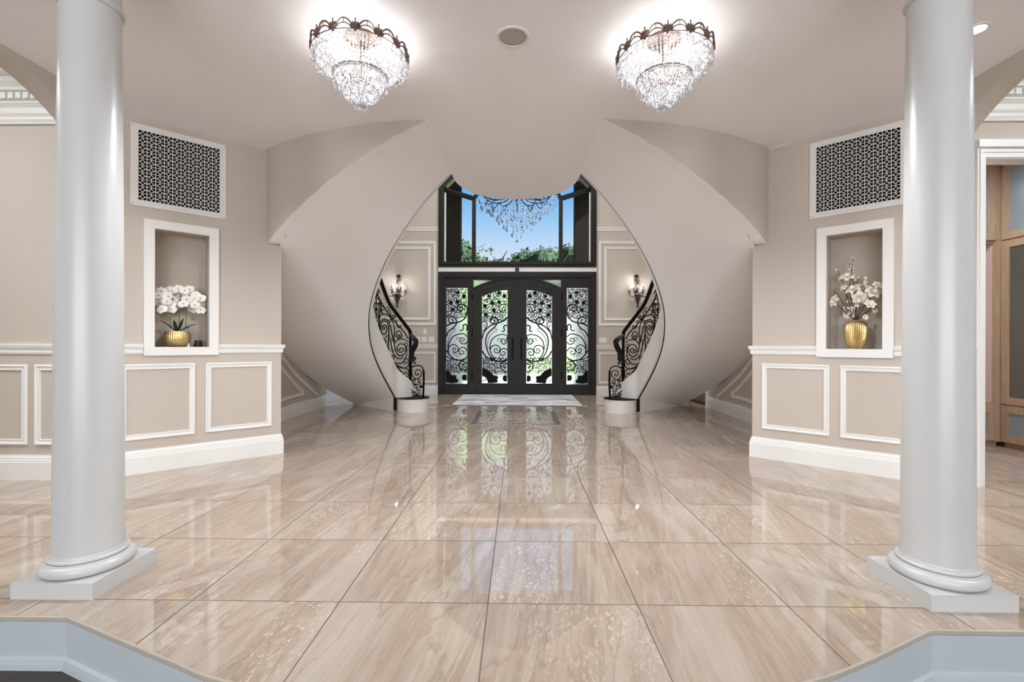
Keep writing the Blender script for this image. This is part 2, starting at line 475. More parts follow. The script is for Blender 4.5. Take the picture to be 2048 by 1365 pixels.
        return o

PW = {}
def parent_world(o):
    m = Matrix.Identity(4)
    while o is not None:
        if o.name in PW: m = PW[o.name] @ m
        o = o.parent
    return m

def thing(name, loc, label, cat, group=None, kind=None):
    o = bpy.data.objects.new(name, None)
    o.empty_display_size = 0.1
    o.location = loc
    C.objects.link(o)
    PW[o.name] = Matrix.Translation(loc)
    tag(o, label, cat, group, kind)
    return o

def tag(o, label, cat, group=None, kind=None):
    o['label'] = label; o['category'] = cat
    if group: o['group'] = group
    if kind: o['kind'] = kind
    return o

def struct(o, label, cat):
    return tag(o, label, cat, None, 'structure')

def spl(pts, n=8, closed=False):
    # Catmull-Rom through points of any dimension
    P = [Vector(p) for p in pts]; out = []
    m = len(P)
    rng = range(m if closed else m - 1)
    for i in rng:
        p0 = P[(i - 1) % m] if closed or i > 0 else P[0] * 2 - P[1]
        p1, p2 = P[i], P[(i + 1) % m]
        p3 = P[(i + 2) % m] if closed or i + 2 < m else P[-1] * 2 - P[-2]
        for k in range(n):
            t = k / n
            out.append(0.5 * ((2 * p1) + (p2 - p0) * t + (2 * p0 - 5 * p1 + 4 * p2 - p3) * t * t + (3 * p1 - p0 - 3 * p2 + p3) * t ** 3))
    if not closed: out.append(P[-1])
    return out

def mold(mb, path, prof, side=1, mi=0, closed=False):
    # sweep profile [(out, z)] along xy path; side=+1 puts 'out' to the left of travel
    n = len(path); rows = []
    P = [Vector((p[0], p[1])) for p in path]
    for i in range(n):
        a = (P[i] - P[i - 1]).normalized() if (i > 0 or closed) else None
        b = (P[(i + 1) % n] - P[i]).normalized() if (i < n - 1 or closed) else None
        if a is None: a = b
        if b is None: b = a
        na = Vector((-a.y, a.x)); nb = Vector((-b.y, b.x))
        nn = (na + nb); nn.normalize()
        k = 1.0 / max(0.35, nn.dot(na))
        rows.append([(P[i].x + nn.x * side * o * k, P[i].y + nn.y * side * o * k, z) for o, z in prof])
    mb.grid(rows, True, mi)
    if not closed:
        mb.add(rows[0], [tuple(range(len(prof)))], mi); mb.add(rows[-1], [tuple(range(len(prof)))[::-1]], mi)

def frame(mb, loop, wdt, W, hgt=0.018, mi=0, steps=None):
    # mitred picture-frame moulding round a convex loop in wall coordinates (u, v), W(u, v, t) -> world
    steps = steps or [(0, 0.0), (0, 0.6), (0.18, 1.0), (0.38, 0.85), (0.45, 0.55), (0.75, 0.5), (0.82, 0.7), (0.95, 0.65), (1.0, 0.0)]
    n = len(loop); A = sum(loop[i][0] * loop[(i + 1) % n][1] - loop[(i + 1) % n][0] * loop[i][1] for i in range(n))
    sg = 1 if A > 0 else -1
    rows = []
    P = [Vector(p) for p in loop]
    for i in range(n):
        a = (P[i] - P[i - 1]).normalized(); b = (P[(i + 1) % n] - P[i]).normalized()
        na = Vector((-a.y, a.x)) * sg; nb = Vector((-b.y, b.x)) * sg
        nn = (na + nb).normalized(); k = 1 / nn.dot(na)
        rows.append([W(P[i].x + nn.x * k * wdt * s, P[i].y + nn.y * k * wdt * s, hgt * h) for s, h in steps])
    rows.append(rows[0])
    mb.grid(rows, False, mi)

# camera rays, to turn measured picture points into points of the place (on a known wall or surface)
CM3 = CM.to_3x3()
def ray(x, y):
    d = CM3 @ Vector((x - 1024.0, -(y - 682.5 - SHY), -FPX))
    return d / d.y
def atY(x, y, Y):
    return EYE + ray(x, y) * Y
def atZ(x, y, z):
    r = ray(x, y); return EYE + r * ((z - EYE.z) / r.z)

CZ = 2.906        # ceiling
T_ = 0.6096

# ================================================================== SETTING
Wc = Vector((2.373, 4.437)); Wu = Vector((0.7274, -0.6862)); Wn = Vector((0.6862, 0.7274))   # right angled wall: corner, direction, away from hall
def WA(m):
    def f(s, z, t):       # t > 0 towards the hall
        p = Wc + Wu * s - Wn * t
        return (m * p.x, p.y, z)
    return f
SE = 1.215             # end of the angled wall
FW = Wc + Wu * SE      # meets the frontal wall
# outer face of the curved stair wall
XC, YC, RC = -0.5566, 6.9193, 3.0855
def circ(y_or_none, X, R=RC):
    return YC - sqrt(max(0, R * R - (X - XC) ** 2))
RI = RC - 0.118
O_IN = [(x_, YC - sqrt(RI * RI - (x_ - XC) ** 2)) for x_ in [-0.70 - 1.56 * i_ / 13 for i_ in range(14)]] + [ (-2.72, 5.0), (-3.02, 5.6), (-3.18, 6.3), (-3.255, 6.85), (-3.262, 7.06), (-3.255, 7.6), (-3.29, 8.1)]
oin = [p for p in spl(O_IN, 6)]

# ---- floor slab with curved step edge
edge = [tuple(p) for p in spl([(-1.706, 1.793), (-1.365, 1.652), (-1.107, 1.546), (-0.905, 1.468), (-0.45, 1.365), (0.02, 1.33), (0.5, 1.375), (0.93, 1.488), (1.171, 1.581), (1.566, 1.771)], 5)]
fl = MB()
outer = [(-9, 1.789)] + edge + [(9, 1.768), (9, 10.4), (-9, 10.4)]
fl.plate([outer], lambda u, v, t: (u, v, t), 0.0, -0.3, 0)
struct(fl.build('floor', M['floor']), 'polished beige travertine tile floor of the raised foyer', 'floor')
ne = MB()
mold(ne, [(-9, 1.789)] + edge + [(9, 1.768)], [(-0.003, 0.0004), (-0.003, -0.014), (0.007, -0.014), (0.007, 0.0004)], -1)
struct(ne.build('trim_1', M['oakd']), 'thin tile edge strip along the curved foyer step', 'trim')
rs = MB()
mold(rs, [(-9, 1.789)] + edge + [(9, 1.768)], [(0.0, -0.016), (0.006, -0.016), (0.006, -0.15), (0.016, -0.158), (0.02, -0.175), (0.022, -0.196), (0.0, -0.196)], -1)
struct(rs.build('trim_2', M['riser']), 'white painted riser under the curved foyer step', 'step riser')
lf = MB(); lf.plate([[(-9, -6.2), (9, -6.2), (9, 2.0), (-9, 2.0)]], lambda u, v, t: (u, v, t), -0.196, -0.29)
struct(lf.build('floor', M['darkwood']), 'dark wood floor of the lower room', 'floor')

# ---- ceiling with landing tongue
lp = []
for i in range(13):
    X = -2.373 + (2.373 - 0.706) * i / 12
    lp.append((X, circ(None, X) + 0.004))
half = [(-3.25, -6.2), (-3.25, 3.64)] + lp + [(-0.700, 3.965), (-0.700, 5.03)]
tong = spl([(-0.700, 5.03), (-0.665, 5.40), (-0.51, 5.735), (-0.26, 5.905), (0, 5.95), (0.26, 5.905), (0.51, 5.735), (0.665, 5.40), (0.700, 5.03)], 6)
loop = [tuple(p) for p in half[:-1]] + [tuple(p) for p in tong] + [(-p[0], p[1]) for p in half[::-1]][1:]
cl = MB(); cl.plate([loop], lambda u, v, t: (u, v, t), CZ, CZ + 0.34)
struct(cl.build('ceiling', M['ceil']), 'warm grey painted foyer ceiling with rounded balcony landing above', 'ceiling')
uc = MB(); uc.box((-3.6, 3.5, 6.3), (9, 10.4, 6.4)); struct(uc.build('ceiling', M['ceil']), 'high upper ceiling above the stairs', 'ceiling')
for m in (-1, 1):
    sc_ = MB(); sc_.box((min(m * 3.25, m * 9), -6.2, 3.4), (max(m * 3.25, m * 9), 3.62, 3.5))
    struct(sc_.build('ceiling', M['ceil']), 'ceiling of the %s side hall' % ('left' if m < 0 else 'right'), 'ceiling')

# ---- angled walls with niche and vent opening
for m, sd in ((-1, 'left'), (1, 'right')):
    W = WA(m)
    wb = MB()
    out = [(-0.137, 0), (-0.137, 2.004), (0.0, 2.012), (0.0, CZ), (SE, CZ), (SE, 0)]
    niche = [(0.46, 1.032), (0.849, 1.032), (0.849, 2.016), (0.46, 2.016)]
    vent = [(0.352, 2.202), (0.988, 2.202), (0.988, 2.832), (0.352, 2.832)]
    wb.plate([out, niche, vent], W, 0.0, -0.1)
    o = wb.build('wall_%s' % sd, M['wall'])
    struct(o, 'angled beige wall at %s with niche and vent, outer end pier' % sd, 'wall')
    # niche interior
    nb = MB(); d = -0.22
    q = [(0.455, 1.027), (0.854, 1.027), (0.854, 2.021), (0.455, 2.021)]
    for i in range(4):
        a, b = q[i], q[(i + 1) % 4]
        nb.add([W(a[0], a[1], -0.001), W(b[0], b[1], -0.001), W(b[0], b[1], d), W(a[0], a[1], d)], [(0, 1, 2, 3)])
    nb.add([W(p[0], p[1], d) for p in q], [(0, 1, 2, 3)])
    struct(nb.build('wall_%s_niche' % sd, M['niche'], ), 'taupe lined recess in the %s angled wall' % sd, 'wall niche')
    nf = MB()
    frame(nf, [(0.39, 0.962), (0.918, 0.962), (0.918, 2.086), (0.39, 2.086)], 0.071, W, 0.022, steps=[(0, 0), (0, 1), (1, 1), (1, -1.0)])
    struct(nf.build('trim_3', M['trim']), 'flat white casing round the %s wall niche' % sd, 'niche casing')
    # pier behind the wall end (return into the stair hall)
    pr = MB()
    a = Vector((2.275, 4.53))
    pts = [a, Wc + Wn * 0.0, Wc + Wn * 0.13, a + Wn * 0.13]
    pr.plate([[tuple(p) for p in (a + Wn * 0.003, Wc + Wu * 0.25 + Wn * 0.003, Wc + Wu * 0.25 + Wn * 0.5, Vector((2.45, 4.72)))]], lambda u, v, t: (m * u, v, t), 0.0, 2.06)
    struct(pr.build('wall_%s_pier' % sd, M['wall']), 'beige return of the %s angled wall beside the stair' % sd, 'wall')
    # frontal wall facing the camera
    fw = MB()
    if m < 0:
        loops = [[(FW.x, 0), (9, 0), (9, 3.4), (FW.x, 3.4)]]
    else:
        loops = [[(FW.x, 0), (3.545, 0), (3.545, 2.485), (4.9, 2.485), (4.9, 0), (9, 0), (9, 3.4), (FW.x, 3.4)]]
    fw.plate(loops, lambda u, v, t: (m * u, FW.y + t, v), 0.0, 0.1)
    struct(fw.build('wall_%s_hall' % sd, M['wall']), 'beige hall wall facing the camera at far %s' % sd, 'wall')
    # arched beam between foyer and side hall
    ab = MB()
    arc = [(2.6 + 1.02 * cos(t), 2.17 + 0.72 * sin(t)) for t in [pi * i / 40 for i in range(41)]]
    loop = [(3.62, 2.17)] + [(3.62, 3.38), (-6.2, 3.38), (-6.2, -0.29), (1.58, -0.29)] + [p for p in arc[::-1]]
    ab.plate([loop], lambda u, v, t: (m * t, u, v), 3.16, 3.31)
    struct(ab.build('wall_%s_arch' % sd, M['wall']), 'beige arched wall between foyer and %s hall' % sd, 'wall')
    # crown moulding with dentils on the frontal wall
    cm = MB()
    prof = [(0, 2.76), (0.018, 2.76), (0.022, 2.775), (0.03, 2.79), (0.032, 2.81), (0.045, 2.83), (0.05, 2.87), (0.072, 2.9), (0.072, 2.915), (0.085, 2.915), (0.085, 2.972), (0.105, 2.975), (0.11, 3.0), (0.13, 3.03), (0.14, 3.06), (0.175, 3.08), (0.2, 3.12), (0.235, 3.16), (0.25, 3.2), (0.28, 3.23), (0.3, 3.28), (0.32, 3.3), (0.32, 3.4), (0, 3.4)]
    mold(cm, [(m * 3.32, FW.y), (m * 9, FW.y)], prof, 1 if m < 0 else -1)
    for i in range(60):
        x = 3.34 + i * 0.058
        cm.box((min(m * x, m * (x + 0.04)), FW.y - 0.1, 2.92), (max(m * x, m * (x + 0.04)), FW.y - 0.08, 2.966))
    struct(cm.build('trim_4', M['trim'] if m < 0 else M['trim']), 'dentil crown moulding in the %s hall' % sd, 'crown moulding')

# ---- curved wall over the arch (beige outer face, pale band underneath)
LZ = [(-2.373, 2.004), (-2.239, 2.090), (-2.100, 2.178), (-1.957, 2.266), (-1.810, 2.354), (-1.659, 2.442), (-1.505, 2.528), (-1.349, 2.612), (-1.190, 2.694), (-1.030, 2.772), (-0.868, 2.845), (-0.706, 2.905)]
def interp(tab, x):
    for (a, b), (c, d) in zip(tab, tab[1:]):
        if a <= x <= c: return b + (d - b) * (x - a) / (c - a)
    return tab[0][1] if x < tab[0][0] else tab[-1][1]
for m, sd in ((-1, 'left'), (1, 'right')):
    # tall curved wall around the stair
    tw = MB()
    P = [(-m * p[0] if m > 0 else p[0], p[1]) for p in oin]
    k0 = next(i for i, p in enumerate(oin) if p[1] > 4.62 and p[0] < -2)
    tw.grid([[(p[0], p[1], z) for p in P[k0 - 1:]] for z in (0, 1.2, 2.4)])
    tw.grid([[(p[0], p[1], z) for p in P] for z in (CZ + 0.2, 4.5, 6.35)])
    tw.grid([[(p[0], p[1], z) for p in P[k0 - 1:]] for z in (2.4, CZ + 0.2)])
    e_ = P[-1]
    tw.grid([[(e_[0], e_[1], z), (e_[0] - 0.0, 10.0, z)] for z in (2.3, 6.35)])
    # thickness at the free end
    tw.grid([[(e_[0], e_[1], z), (e_[0] + m * 0.14, e_[1] + 0.02, z)] for z in (0, 2.4)])
    tw.grid([[(P[-1][0] + m * 0.14, P[-1][1] + 0.02, z), (P[-9][0] + m * 0.14, P[-9][1], z), (m * 3.4, 6.2, z)] for z in (0, 2.9)])
    struct(tw.build('wall_%s_stair' % sd, M['wall'], smooth=40), 'tall curved beige wall beside the %s staircase' % sd, 'wall')
up = MB(); up.box((-0.72, 3.9, CZ + 0.3), (0.72, 3.97, 6.35)); struct(up.build('wall_upper', M['wall']), 'upper wall behind the balcony landing', 'wall')

# ---- back wall with entry door and arched window
BY = 10.0
wb = MB()
WX = 1.677
arch = [(-WX, 2.717), (-WX, 4.43), (-1.40, 4.745), (-0.95, 5.12), (-0.45, 5.35), (0, 5.42), (0.45, 5.35), (0.95, 5.12), (1.40, 4.745), (WX, 4.43), (WX, 2.717)]
outer = [(-3.6, 0), (-WX, 0), (-WX, 2.613), (WX, 2.613), (WX, 0), (9, 0), (9, 6.35), (-3.6, 6.35)]
BW = lambda u, v, t: (u, BY - t, v)
wb.plate([outer, arch[::-1]], BW, 0.0, -0.2)
struct(wb.build('wall_back', M['wall']), 'beige entry wall around the front door and arched window', 'wall')
hd = MB(); hd.box((-WX, BY - 0.03, 2.618), (WX, BY + 0.0, 2.712)); struct(hd.build('trim_5', M['trim']), 'pale band between front door and window', 'trim')

# outer shell of the side rooms
for m, sd in ((-1, 'left'), (1, 'right')):
    sh = MB()
    sh.box((min(m * 5.9, m * 6.0), -6.2, -0.3), (max(m * 5.9, m * 6.0), 8.2 if m < 0 else 10.2, 3.5))
    struct(sh.build('wall_%s_outer' % sd, M['wall']), 'outer %s side wall' % sd, 'wall')
    pc = MB(); pc.box((min(m * 3.27, m * 6), 5.4, 2.9), (max(m * 3.27, m * 6), 8.2 if m < 0 else 10.0, 2.96))
    struct(pc.build('ceiling', M['ceil']), 'ceiling of the %s passage under the stairs' % sd, 'ceiling')
rw = MB()
holes = [[(x - 0.85, 0.1), (x + 0.85, 0.1), (x + 0.85, 3.2), (x - 0.85, 3.2)] for x in (-2.1, 0, 2.1)]
rw.plate([[(-6, -0.3), (6, -0.3), (6, 3.5), (-6, 3.5)]] + holes, lambda u, v, t: (u, -6.0 - t, v), 0, 0.15)
struct(rw.build('wall_rear', M['wall']), 'rear wall with tall windows behind the camera', 'wall')

# ---- baseboards, chair rails, panel mouldings
BASE = [(0, 0), (0.02, 0), (0.02, 0.135), (0.017, 0.14), (0.017, 0.152), (0.012, 0.158), (0.012, 0.17), (0.006, 0.18), (0.004, 0.192), (0, 0.192)]
RAIL = [(0, 0.975), (0.01, 0.977), (0.014, 0.99), (0.014, 1.015), (0.022, 1.02), (0.026, 1.03), (0.03, 1.042), (0.03, 1.054), (0, 1.056)]
n_t = 6
for m, sd in ((-1, 'left'), (1, 'right')):
    W = WA(m)
    sgn = 1 if m < 0 else -1
    tip = Wc + Wu * (-0.137)
    ret = tip + Wn * 0.12
    end = (m * 9, FW.y) if m < 0 else (m * 3.482, FW.y)
    path = [(m * ret.x, ret.y), (m * tip.x, tip.y), (m * FW.x, FW.y), end]
    bb = MB(); mold(bb, path, BASE, sgn)
    cwp = [((-m * p[0] if m > 0 else p[0]), p[1]) for p in oin if p[1] > 4.9]
    mold(bb, cwp + [(cwp[-1][0] + m * 0.14, cwp[-1][1] + 0.02)], BASE, -sgn if m < 0 else 1)
    mold(bb, [(m * WX, BY), (m * 3.45, BY)], BASE, 1 if m < 0 else -1)
    struct(bb.build('baseboard_%s' % sd, M['trim']), 'tall white baseboard on the %s walls' % sd, 'baseboard')
    cr = MB()
    s0, s1 = Wc + Wu * 0.388, Wc + Wu * 0.920
    mold(cr, [(m * ret.x, ret.y), (m * tip.x, tip.y), (m * s0.x, s0.y)], RAIL, sgn)
    mold(cr, [(m * s1.x, s1.y), (m * FW.x, FW.y), end], RAIL, sgn)
    mold(cr, [(m * WX, BY), (m * 3.45, BY)], RAIL, 1 if m < 0 else -1)
    UP = [(a, b + 2.51) for a, b in RAIL]
    mold(cr, [(m * WX, BY), (m * 3.4, BY)], UP, 1 if m < 0 else -1)
    struct(cr.build('trim_6', M['trim']), 'white chair rails on the %s walls' % sd, 'chair rail')
    # angled wall dado frames
    for (a, b, nm) in ((-0.052, 0.487, 'nearer the stair'), (0.563, 1.07, 'behind the column')):
        f = MB(); frame(f, [(a, 0.275), (b, 0.275), (b, 0.892), (a, 0.892)], 0.045, W)
        struct(f.build('trim_7', M['trim']), 'white dado panel frame on the %s angled wall, %s' % (sd, nm), 'panel moulding')
    FWm = lambda u, v, t: (m * u, FW.y - t, v)
    if m < 0:
        for (a, b, nm) in ((3.34, 3.725, 'half hidden by the column'), (3.783, 4.6, 'at the picture edge')):
            f = MB(); frame(f, [(a, 0.27), (b, 0.27), (b, 0.894), (a, 0.894)], 0.045, FWm)
            struct(f.build('trim_7', M['trim']), 'white dado panel frame on the left hall wall, %s' % nm, 'panel moulding')
    # back wall frames
    BWm = lambda u, v, t: (m * u, BY - t, v)
    for (a, b, c, d, wd, nm) in ((1.727, 3.32, 1.475, 3.27, 0.055, 'large outer frame round the sconce'), (1.85, 3.20, 1.59, 3.15, 0.05, 'inner frame round the sconce'), (1.735, 3.32, 0.25, 0.90, 0.04, 'low frame beside the front door')):
        f = MB(); frame(f, [(a, c), (b, c), (b, d), (a, d)], wd, BWm)
        struct(f.build('trim_8', M['trim']), 'white wall moulding, %s, %s of door' % (nm, sd), 'panel moulding')
    # curved wall: sloping rail and panel under the stair
    cpts = [p for p in oin if p[1] > 4.9]
    L_ = [0]
    for a, b in zip(cpts, cpts[1:]): L_.append(L_[-1] + (b - a).length)
    def CWf(u, v, t):   # u = Y coordinate along wall
        for a, b in zip(cpts, cpts[1:]):
            if a[1] <= u <= b[1]:
                k = (u - a[1]) / (b[1] - a[1]); p = a + (b - a) * k
                d = (b - a).normalized(); n = Vector((d.y, -d.x))
                q = p + n * t
                return (-m * q[0] if m > 0 else q[0], q[1], v)
        p = cpts[-1] if u > cpts[-1][1] else cpts[0]
        return ((-m * (p[0] + t)) if m > 0 else (p[0] + t), u, v)
    f = MB()
    def sub(loop, n=8):
        out = []
        for i in range(len(loop)):
            a, b = Vector(loop[i]), Vector(loop[(i + 1) % len(loop)])
            for k in range(n): out.append(tuple(a + (b - a) * k / n))
        return out
    def fr2(loop, wd, n=8):
        # frame with subdivided sides on the curved wall
        P = [Vector(p) for p in loop]; N_ = len(P)
        A = sum(P[i].x * P[(i + 1) % N_].y - P[(i + 1) % N_].x * P[i].y for i in range(N_)); sg = 1 if A > 0 else -1
        inn = []
        for i in range(N_):
            a = (P[i] - P[i - 1]).normalized(); b = (P[(i + 1) % N_] - P[i]).normalized()
            na = Vector((-a.y, a.x)) * sg; nb = Vector((-b.y, b.x)) * sg
            nn = (na + nb).normalized(); inn.append(P[i] + nn / nn.dot(na) * wd)
        rows = []
        for i in range(N_):
            for k in range(n):
                t = k / n
                o1 = P[i].lerp(P[(i + 1) % N_], t); i1 = inn[i].lerp(inn[(i + 1) % N_], t)
                rows.append([CWf(*(o1.lerp(i1, s)), 0.018 * h) for s, h in [(0, 0.0), (0, 0.8), (0.3, 1.0), (0.5, 0.6), (0.85, 0.7), (1.0, 0.0)]])
        rows.append(rows[0]); f.grid(rows)
    sl = (0.875 - 0.216) / (6.367 - 7.67)
    fr2([(5.2, 0.28), (7.13, 0.275), (7.145, 0.35), (5.2, 0.35 + (5.2 - 7.145) * sl)], 0.045, 12)
    struct(f.build('trim_9', M['trim']), 'white sloping panel frame on the curved wall under the %s stair' % sd, 'panel moulding')
    f = MB()
    y0, y1 = 5.2, 7.66
    fr2([(y0, 0.875 + (y0 - 6.367) * sl - 0.03), (y1, 0.19), (y1, 0.245), (y0, 0.875 + (y0 - 6.367) * sl + 0.04)], 0.03, 12)
    struct(f.build('trim_10', M['trim']), 'white sloping rail on the curved wall under the %s stair' % sd, 'chair rail')

# ---- right hall: door casing
dc = MB()
Wd = lambda u, v, t: (u, FW.y - t, v)
for a in [[(3.483, 0.0), (3.545, 0.0), (3.545, 2.483), (4.9, 2.483), (4.9, 2.60), (3.483, 2.60)]]:
    dc.plate([a], Wd, 0.0, 0.022)
dc.plate([[(3.475, 2.555), (4.92, 2.555), (4.92, 2.61), (3.475, 2.61)]], Wd, 0.0, 0.045)
dc.plate([[(3.498, 0.0), (3.512, 0.0), (3.512, 2.52), (4.9, 2.52), (4.9, 2.54), (3.498, 2.54)]], Wd, 0.02, 0.03)
dc.box((3.535, FW.y - 0.01, 0), (3.548, FW.y + 0.11, 2.485)); dc.box((3.548, FW.y - 0.01, 2.475), (4.9, FW.y + 0.11, 2.485))
struct(dc.build('door_2', M['trim']), 'white moulded casing of the closet doorway at far right', 'door casing')
cs = MB()
cs.box((3.35, FW.y + 0.1, 0), (3.42, 5.6, 3.0)); cs.box((3.35, 5.55, 0), (5.8, 5.6, 3.0)); cs.box((3.35, FW.y + 0.1, 3.0), (5.8, 5.6, 3.05))
struct(cs.build('wall_closet', M['nichein']), 'pale inner walls of the closet behind the doorway', 'wall')

# ================================================================== ENTRY DOOR
DZ = BY
def DW(m):
    return lambda u, v, t: (m * u, DZ - t, v)
door = thing('door_1', (0, DZ, 0), 'dark bronze double entry door with ironwork glass panels and sidelights', 'entry door', None, 'structure')
fb = MB()
Wf = lambda u, v, t: (u, DZ - t, v)
SLH = [(-1.509, 0.222), (-1.055, 0.222), (-1.055, 2.277), (-1.509, 2.277)]
TR = [(-0.931, 2.285), (-0.76, 2.36), (-0.576, 2.425), (-0.50, 2.44), (-0.931, 2.443)]
mir = lambda l: [(-a, b) for a, b in l][::-1]
leafarc = [(-0.951, 2.225), (-0.86, 2.275), (-0.72, 2.335), (-0.56, 2.392), (-0.38, 2.438), (-0.19, 2.47), (0, 2.482)]
outl = [(-WX, 0), (-0.951, 0), *leafarc, *[(-a, b) for a, b in leafarc[::-1]][1:], (0.951, 0), (WX, 0), (WX, 2.613), (-WX, 2.613)]
fb.plate([outl, SLH, mir(SLH), TR, mir(TR)], Wf, 0.02, -0.10)
# raised outer frame
fb.plate([[(-WX, 0), (-1.57, 0), (-1.57, 2.505), (1.57, 2.505), (1.57, 0), (WX, 0), (WX, 2.613), (-WX, 2.613)]], Wf, 0.05, 0.02)
for m in (-1, 1):
    fb.plate([[(m * 1.0, 0), (m * 1.03, 0), (m * 1.03, 2.45), (m * 1.0, 2.45)]], Wf, 0.032, 0.02)
fb.build('door_frame', M['bronze'], door)
glp = MB()
for l in (SLH, mir(SLH), TR, mir(TR)):
    glp.add([Wf(a, b, -0.03) for a, b in l], [tuple(range(len(l)))])
sidegl = glp.build('sidelight_glass', M['rain'], door)
GLH = [(-0.747, 0.24), (-0.203, 0.24), (-0.203, 2.231), (-0.33, 2.222), (-0.48, 2.19), (-0.62, 2.147), (-0.747, 2.095)]
for m in (-1, 1):
    lf_ = MB()
    leaf = [(-0.003, 0.012), (-0.003, 2.478)] + [(a, b - 0.006) for a, b in leafarc[::-1]][1:] + [(-0.947, 0.012)]
    lf_.plate([leaf, GLH], DW(-m), 0.0, -0.06)
    # raised beads round the glass and round the leaf
    lf_.plate([[(-0.86, 0.12), (-0.09, 0.12), (-0.09, 2.37), (-0.3, 2.35), (-0.55, 2.30), (-0.72, 2.245), (-0.86, 2.185)], [(-0.845, 0.135), (-0.105, 0.135), (-0.105, 2.353), (-0.3, 2.335), (-0.545, 2.285), (-0.71, 2.23), (-0.845, 2.172)]], DW(-m), 0.008, 0.0)
    g2 = [(-0.785, 0.20), (-0.165, 0.20), (-0.165, 2.272), (-0.33, 2.262), (-0.49, 2.228), (-0.64, 2.183), (-0.785, 2.12)]
    lf_.plate([g2, GLH], DW(-m), 0.014, 0.0)
    L1 = lf_.build('door_leaf', M['bronze'], door)
    g = MB(); g.add([DW(-m)(a, b, -0.03) for a, b in GLH], [tuple(range(len(GLH)))])
    g.build('glass_pane', M['rain'], L1)
    hg = MB()
    for z in (0.35, 1.25, 2.02): hg.tube([(m * 0.955, DZ - 0.012, z), (m * 0.955, DZ - 0.012, z + 0.13)], 0.014, 8)
    hg.build('hinge', M['iron'], L1)
    hn = MB()
    hx = m * 0.092 - 0.0
    hn.tube(spl([(hx, DZ - 0.01, 1.21), (hx, DZ - 0.07, 1.19), (hx, DZ - 0.075, 1.1), (hx, DZ - 0.075, 0.87), (hx, DZ - 0.07, 0.78), (hx, DZ - 0.01, 0.765)], 5), 0.011, 8)
    hn.ball((hx, DZ - 0.075, 1.0), 0.018, 8, sz=1.8)
    hn.ball((hx, DZ - 0.07, 1.18), 0.016, 8); hn.ball((hx, DZ - 0.07, 0.79), 0.016, 8)
    hn.build('pull_handle', M['iron'], L1, 40)
    if m < 0:
        asg = MB(); asg.box((-0.018, DZ - 0.012, 0.0), (0.018, DZ + 0.05, 2.485)); asg.box((-0.95, DZ - 0.005, 0.0), (0.95, DZ + 0.08, 0.014)); asg.build('astragal', M['bronze'], L1)
        lk = MB(); lk.box((hx - 0.022, DZ - 0.025, 1.335), (hx + 0.022, DZ + 0.0, 1.405)); lk.build('lock', M['black'], L1)

# traced wrought-iron scrolls; coordinates measured on the picture of the left leaf and left sidelight
def dpx(p): 
    P = atY(870 + p[0] / 5.153, 535 + p[1] / 5.153, DZ - 0.01)
    return (P.x, P.z)
LEAF = [
 (0.012, [(748, 515), (700, 556), (640, 577), (580, 597), (530, 635), (495, 690), (485, 740)]),
 (0.012, [(640, 577), (652, 555), (640, 528), (605, 516), (575, 533), (570, 562), (592, 580), (614, 572), (612, 550)]),
 (0.012, [(640, 577), (615, 615), (570, 655), (536, 700), (522, 760), (530, 830), (560, 905), (600, 948), (640, 970)]),
 (0.010, [(618, 950), (585, 905), (567, 850), (568, 795), (590, 742), (640, 704), (700, 692), (746, 705)]),
 (0.012, [(486, 862), (520, 915), (575, 950), (640, 970), (700, 965), (744, 945)]),
 (0.009, [(744, 712), (735, 770), (715, 792), (690, 782), (684, 757), (700, 738), (722, 745), (722, 764), (708, 767)]),
 (0.009, [(567, 850), (585, 815), (630, 803), (664, 825), (668, 860), (645, 884), (618, 876), (610, 852), (630, 838), (646, 852), (636, 862)]),
 (0.009, [(744, 850), (712, 838), (680, 850), (670, 880), (688, 906), (715, 903), (722, 882), (706, 868), (695, 880)]),
 (0.011, [(744, 955), (705, 975), (678, 1010), (685, 1050), (715, 1072), (744, 1075)]),
 (0.008, [(744, 1000), (722, 998), (708, 1015), (716, 1036), (735, 1038)]),
 (0.009, [(746, 395), (715, 380), (677, 390), (660, 420), (672, 455), (702, 461), (720, 440), (710, 415), (690, 422), (697, 438)]),
 (0.010, [(486, 562), (520, 562), (537, 592), (520, 632), (492, 660)]),
 (0.006, [(500, 590), (515, 605), (505, 625)]),
 (0.012, [(744, 598), (718, 602), (708, 622), (716, 645), (706, 660), (688, 657)]),
 (0.005, [(545, 850), (540, 780), (560, 720), (600, 670), (632, 655), (636, 636), (618, 630), (610, 645)]),
 (0.005, [(640, 760), (655, 735), (680, 740), (675, 765), (655, 765)]),
 (0.005, [(660, 940), (665, 910), (695, 905), (700, 930), (680, 935)]),
]
LEAFD = [(555, 295, 17), (662, 265, 20), (717, 298, 21), (515, 398, 21), (592, 370, 21), (662, 360, 20), (607, 443, 21), (523, 487, 21)]
LEAFB = [[(486, 1045), (515, 1046), (550, 1062), (578, 1086), (605, 1116), (640, 1120), (652, 1140), (640, 1158), (652, 1183), (622, 1192), (545, 1194), (535, 1150), (510, 1127), (486, 1118)],
         [(700, 1125), (722, 1112), (742, 1120), (742, 1178), (715, 1178), (698, 1160)]]
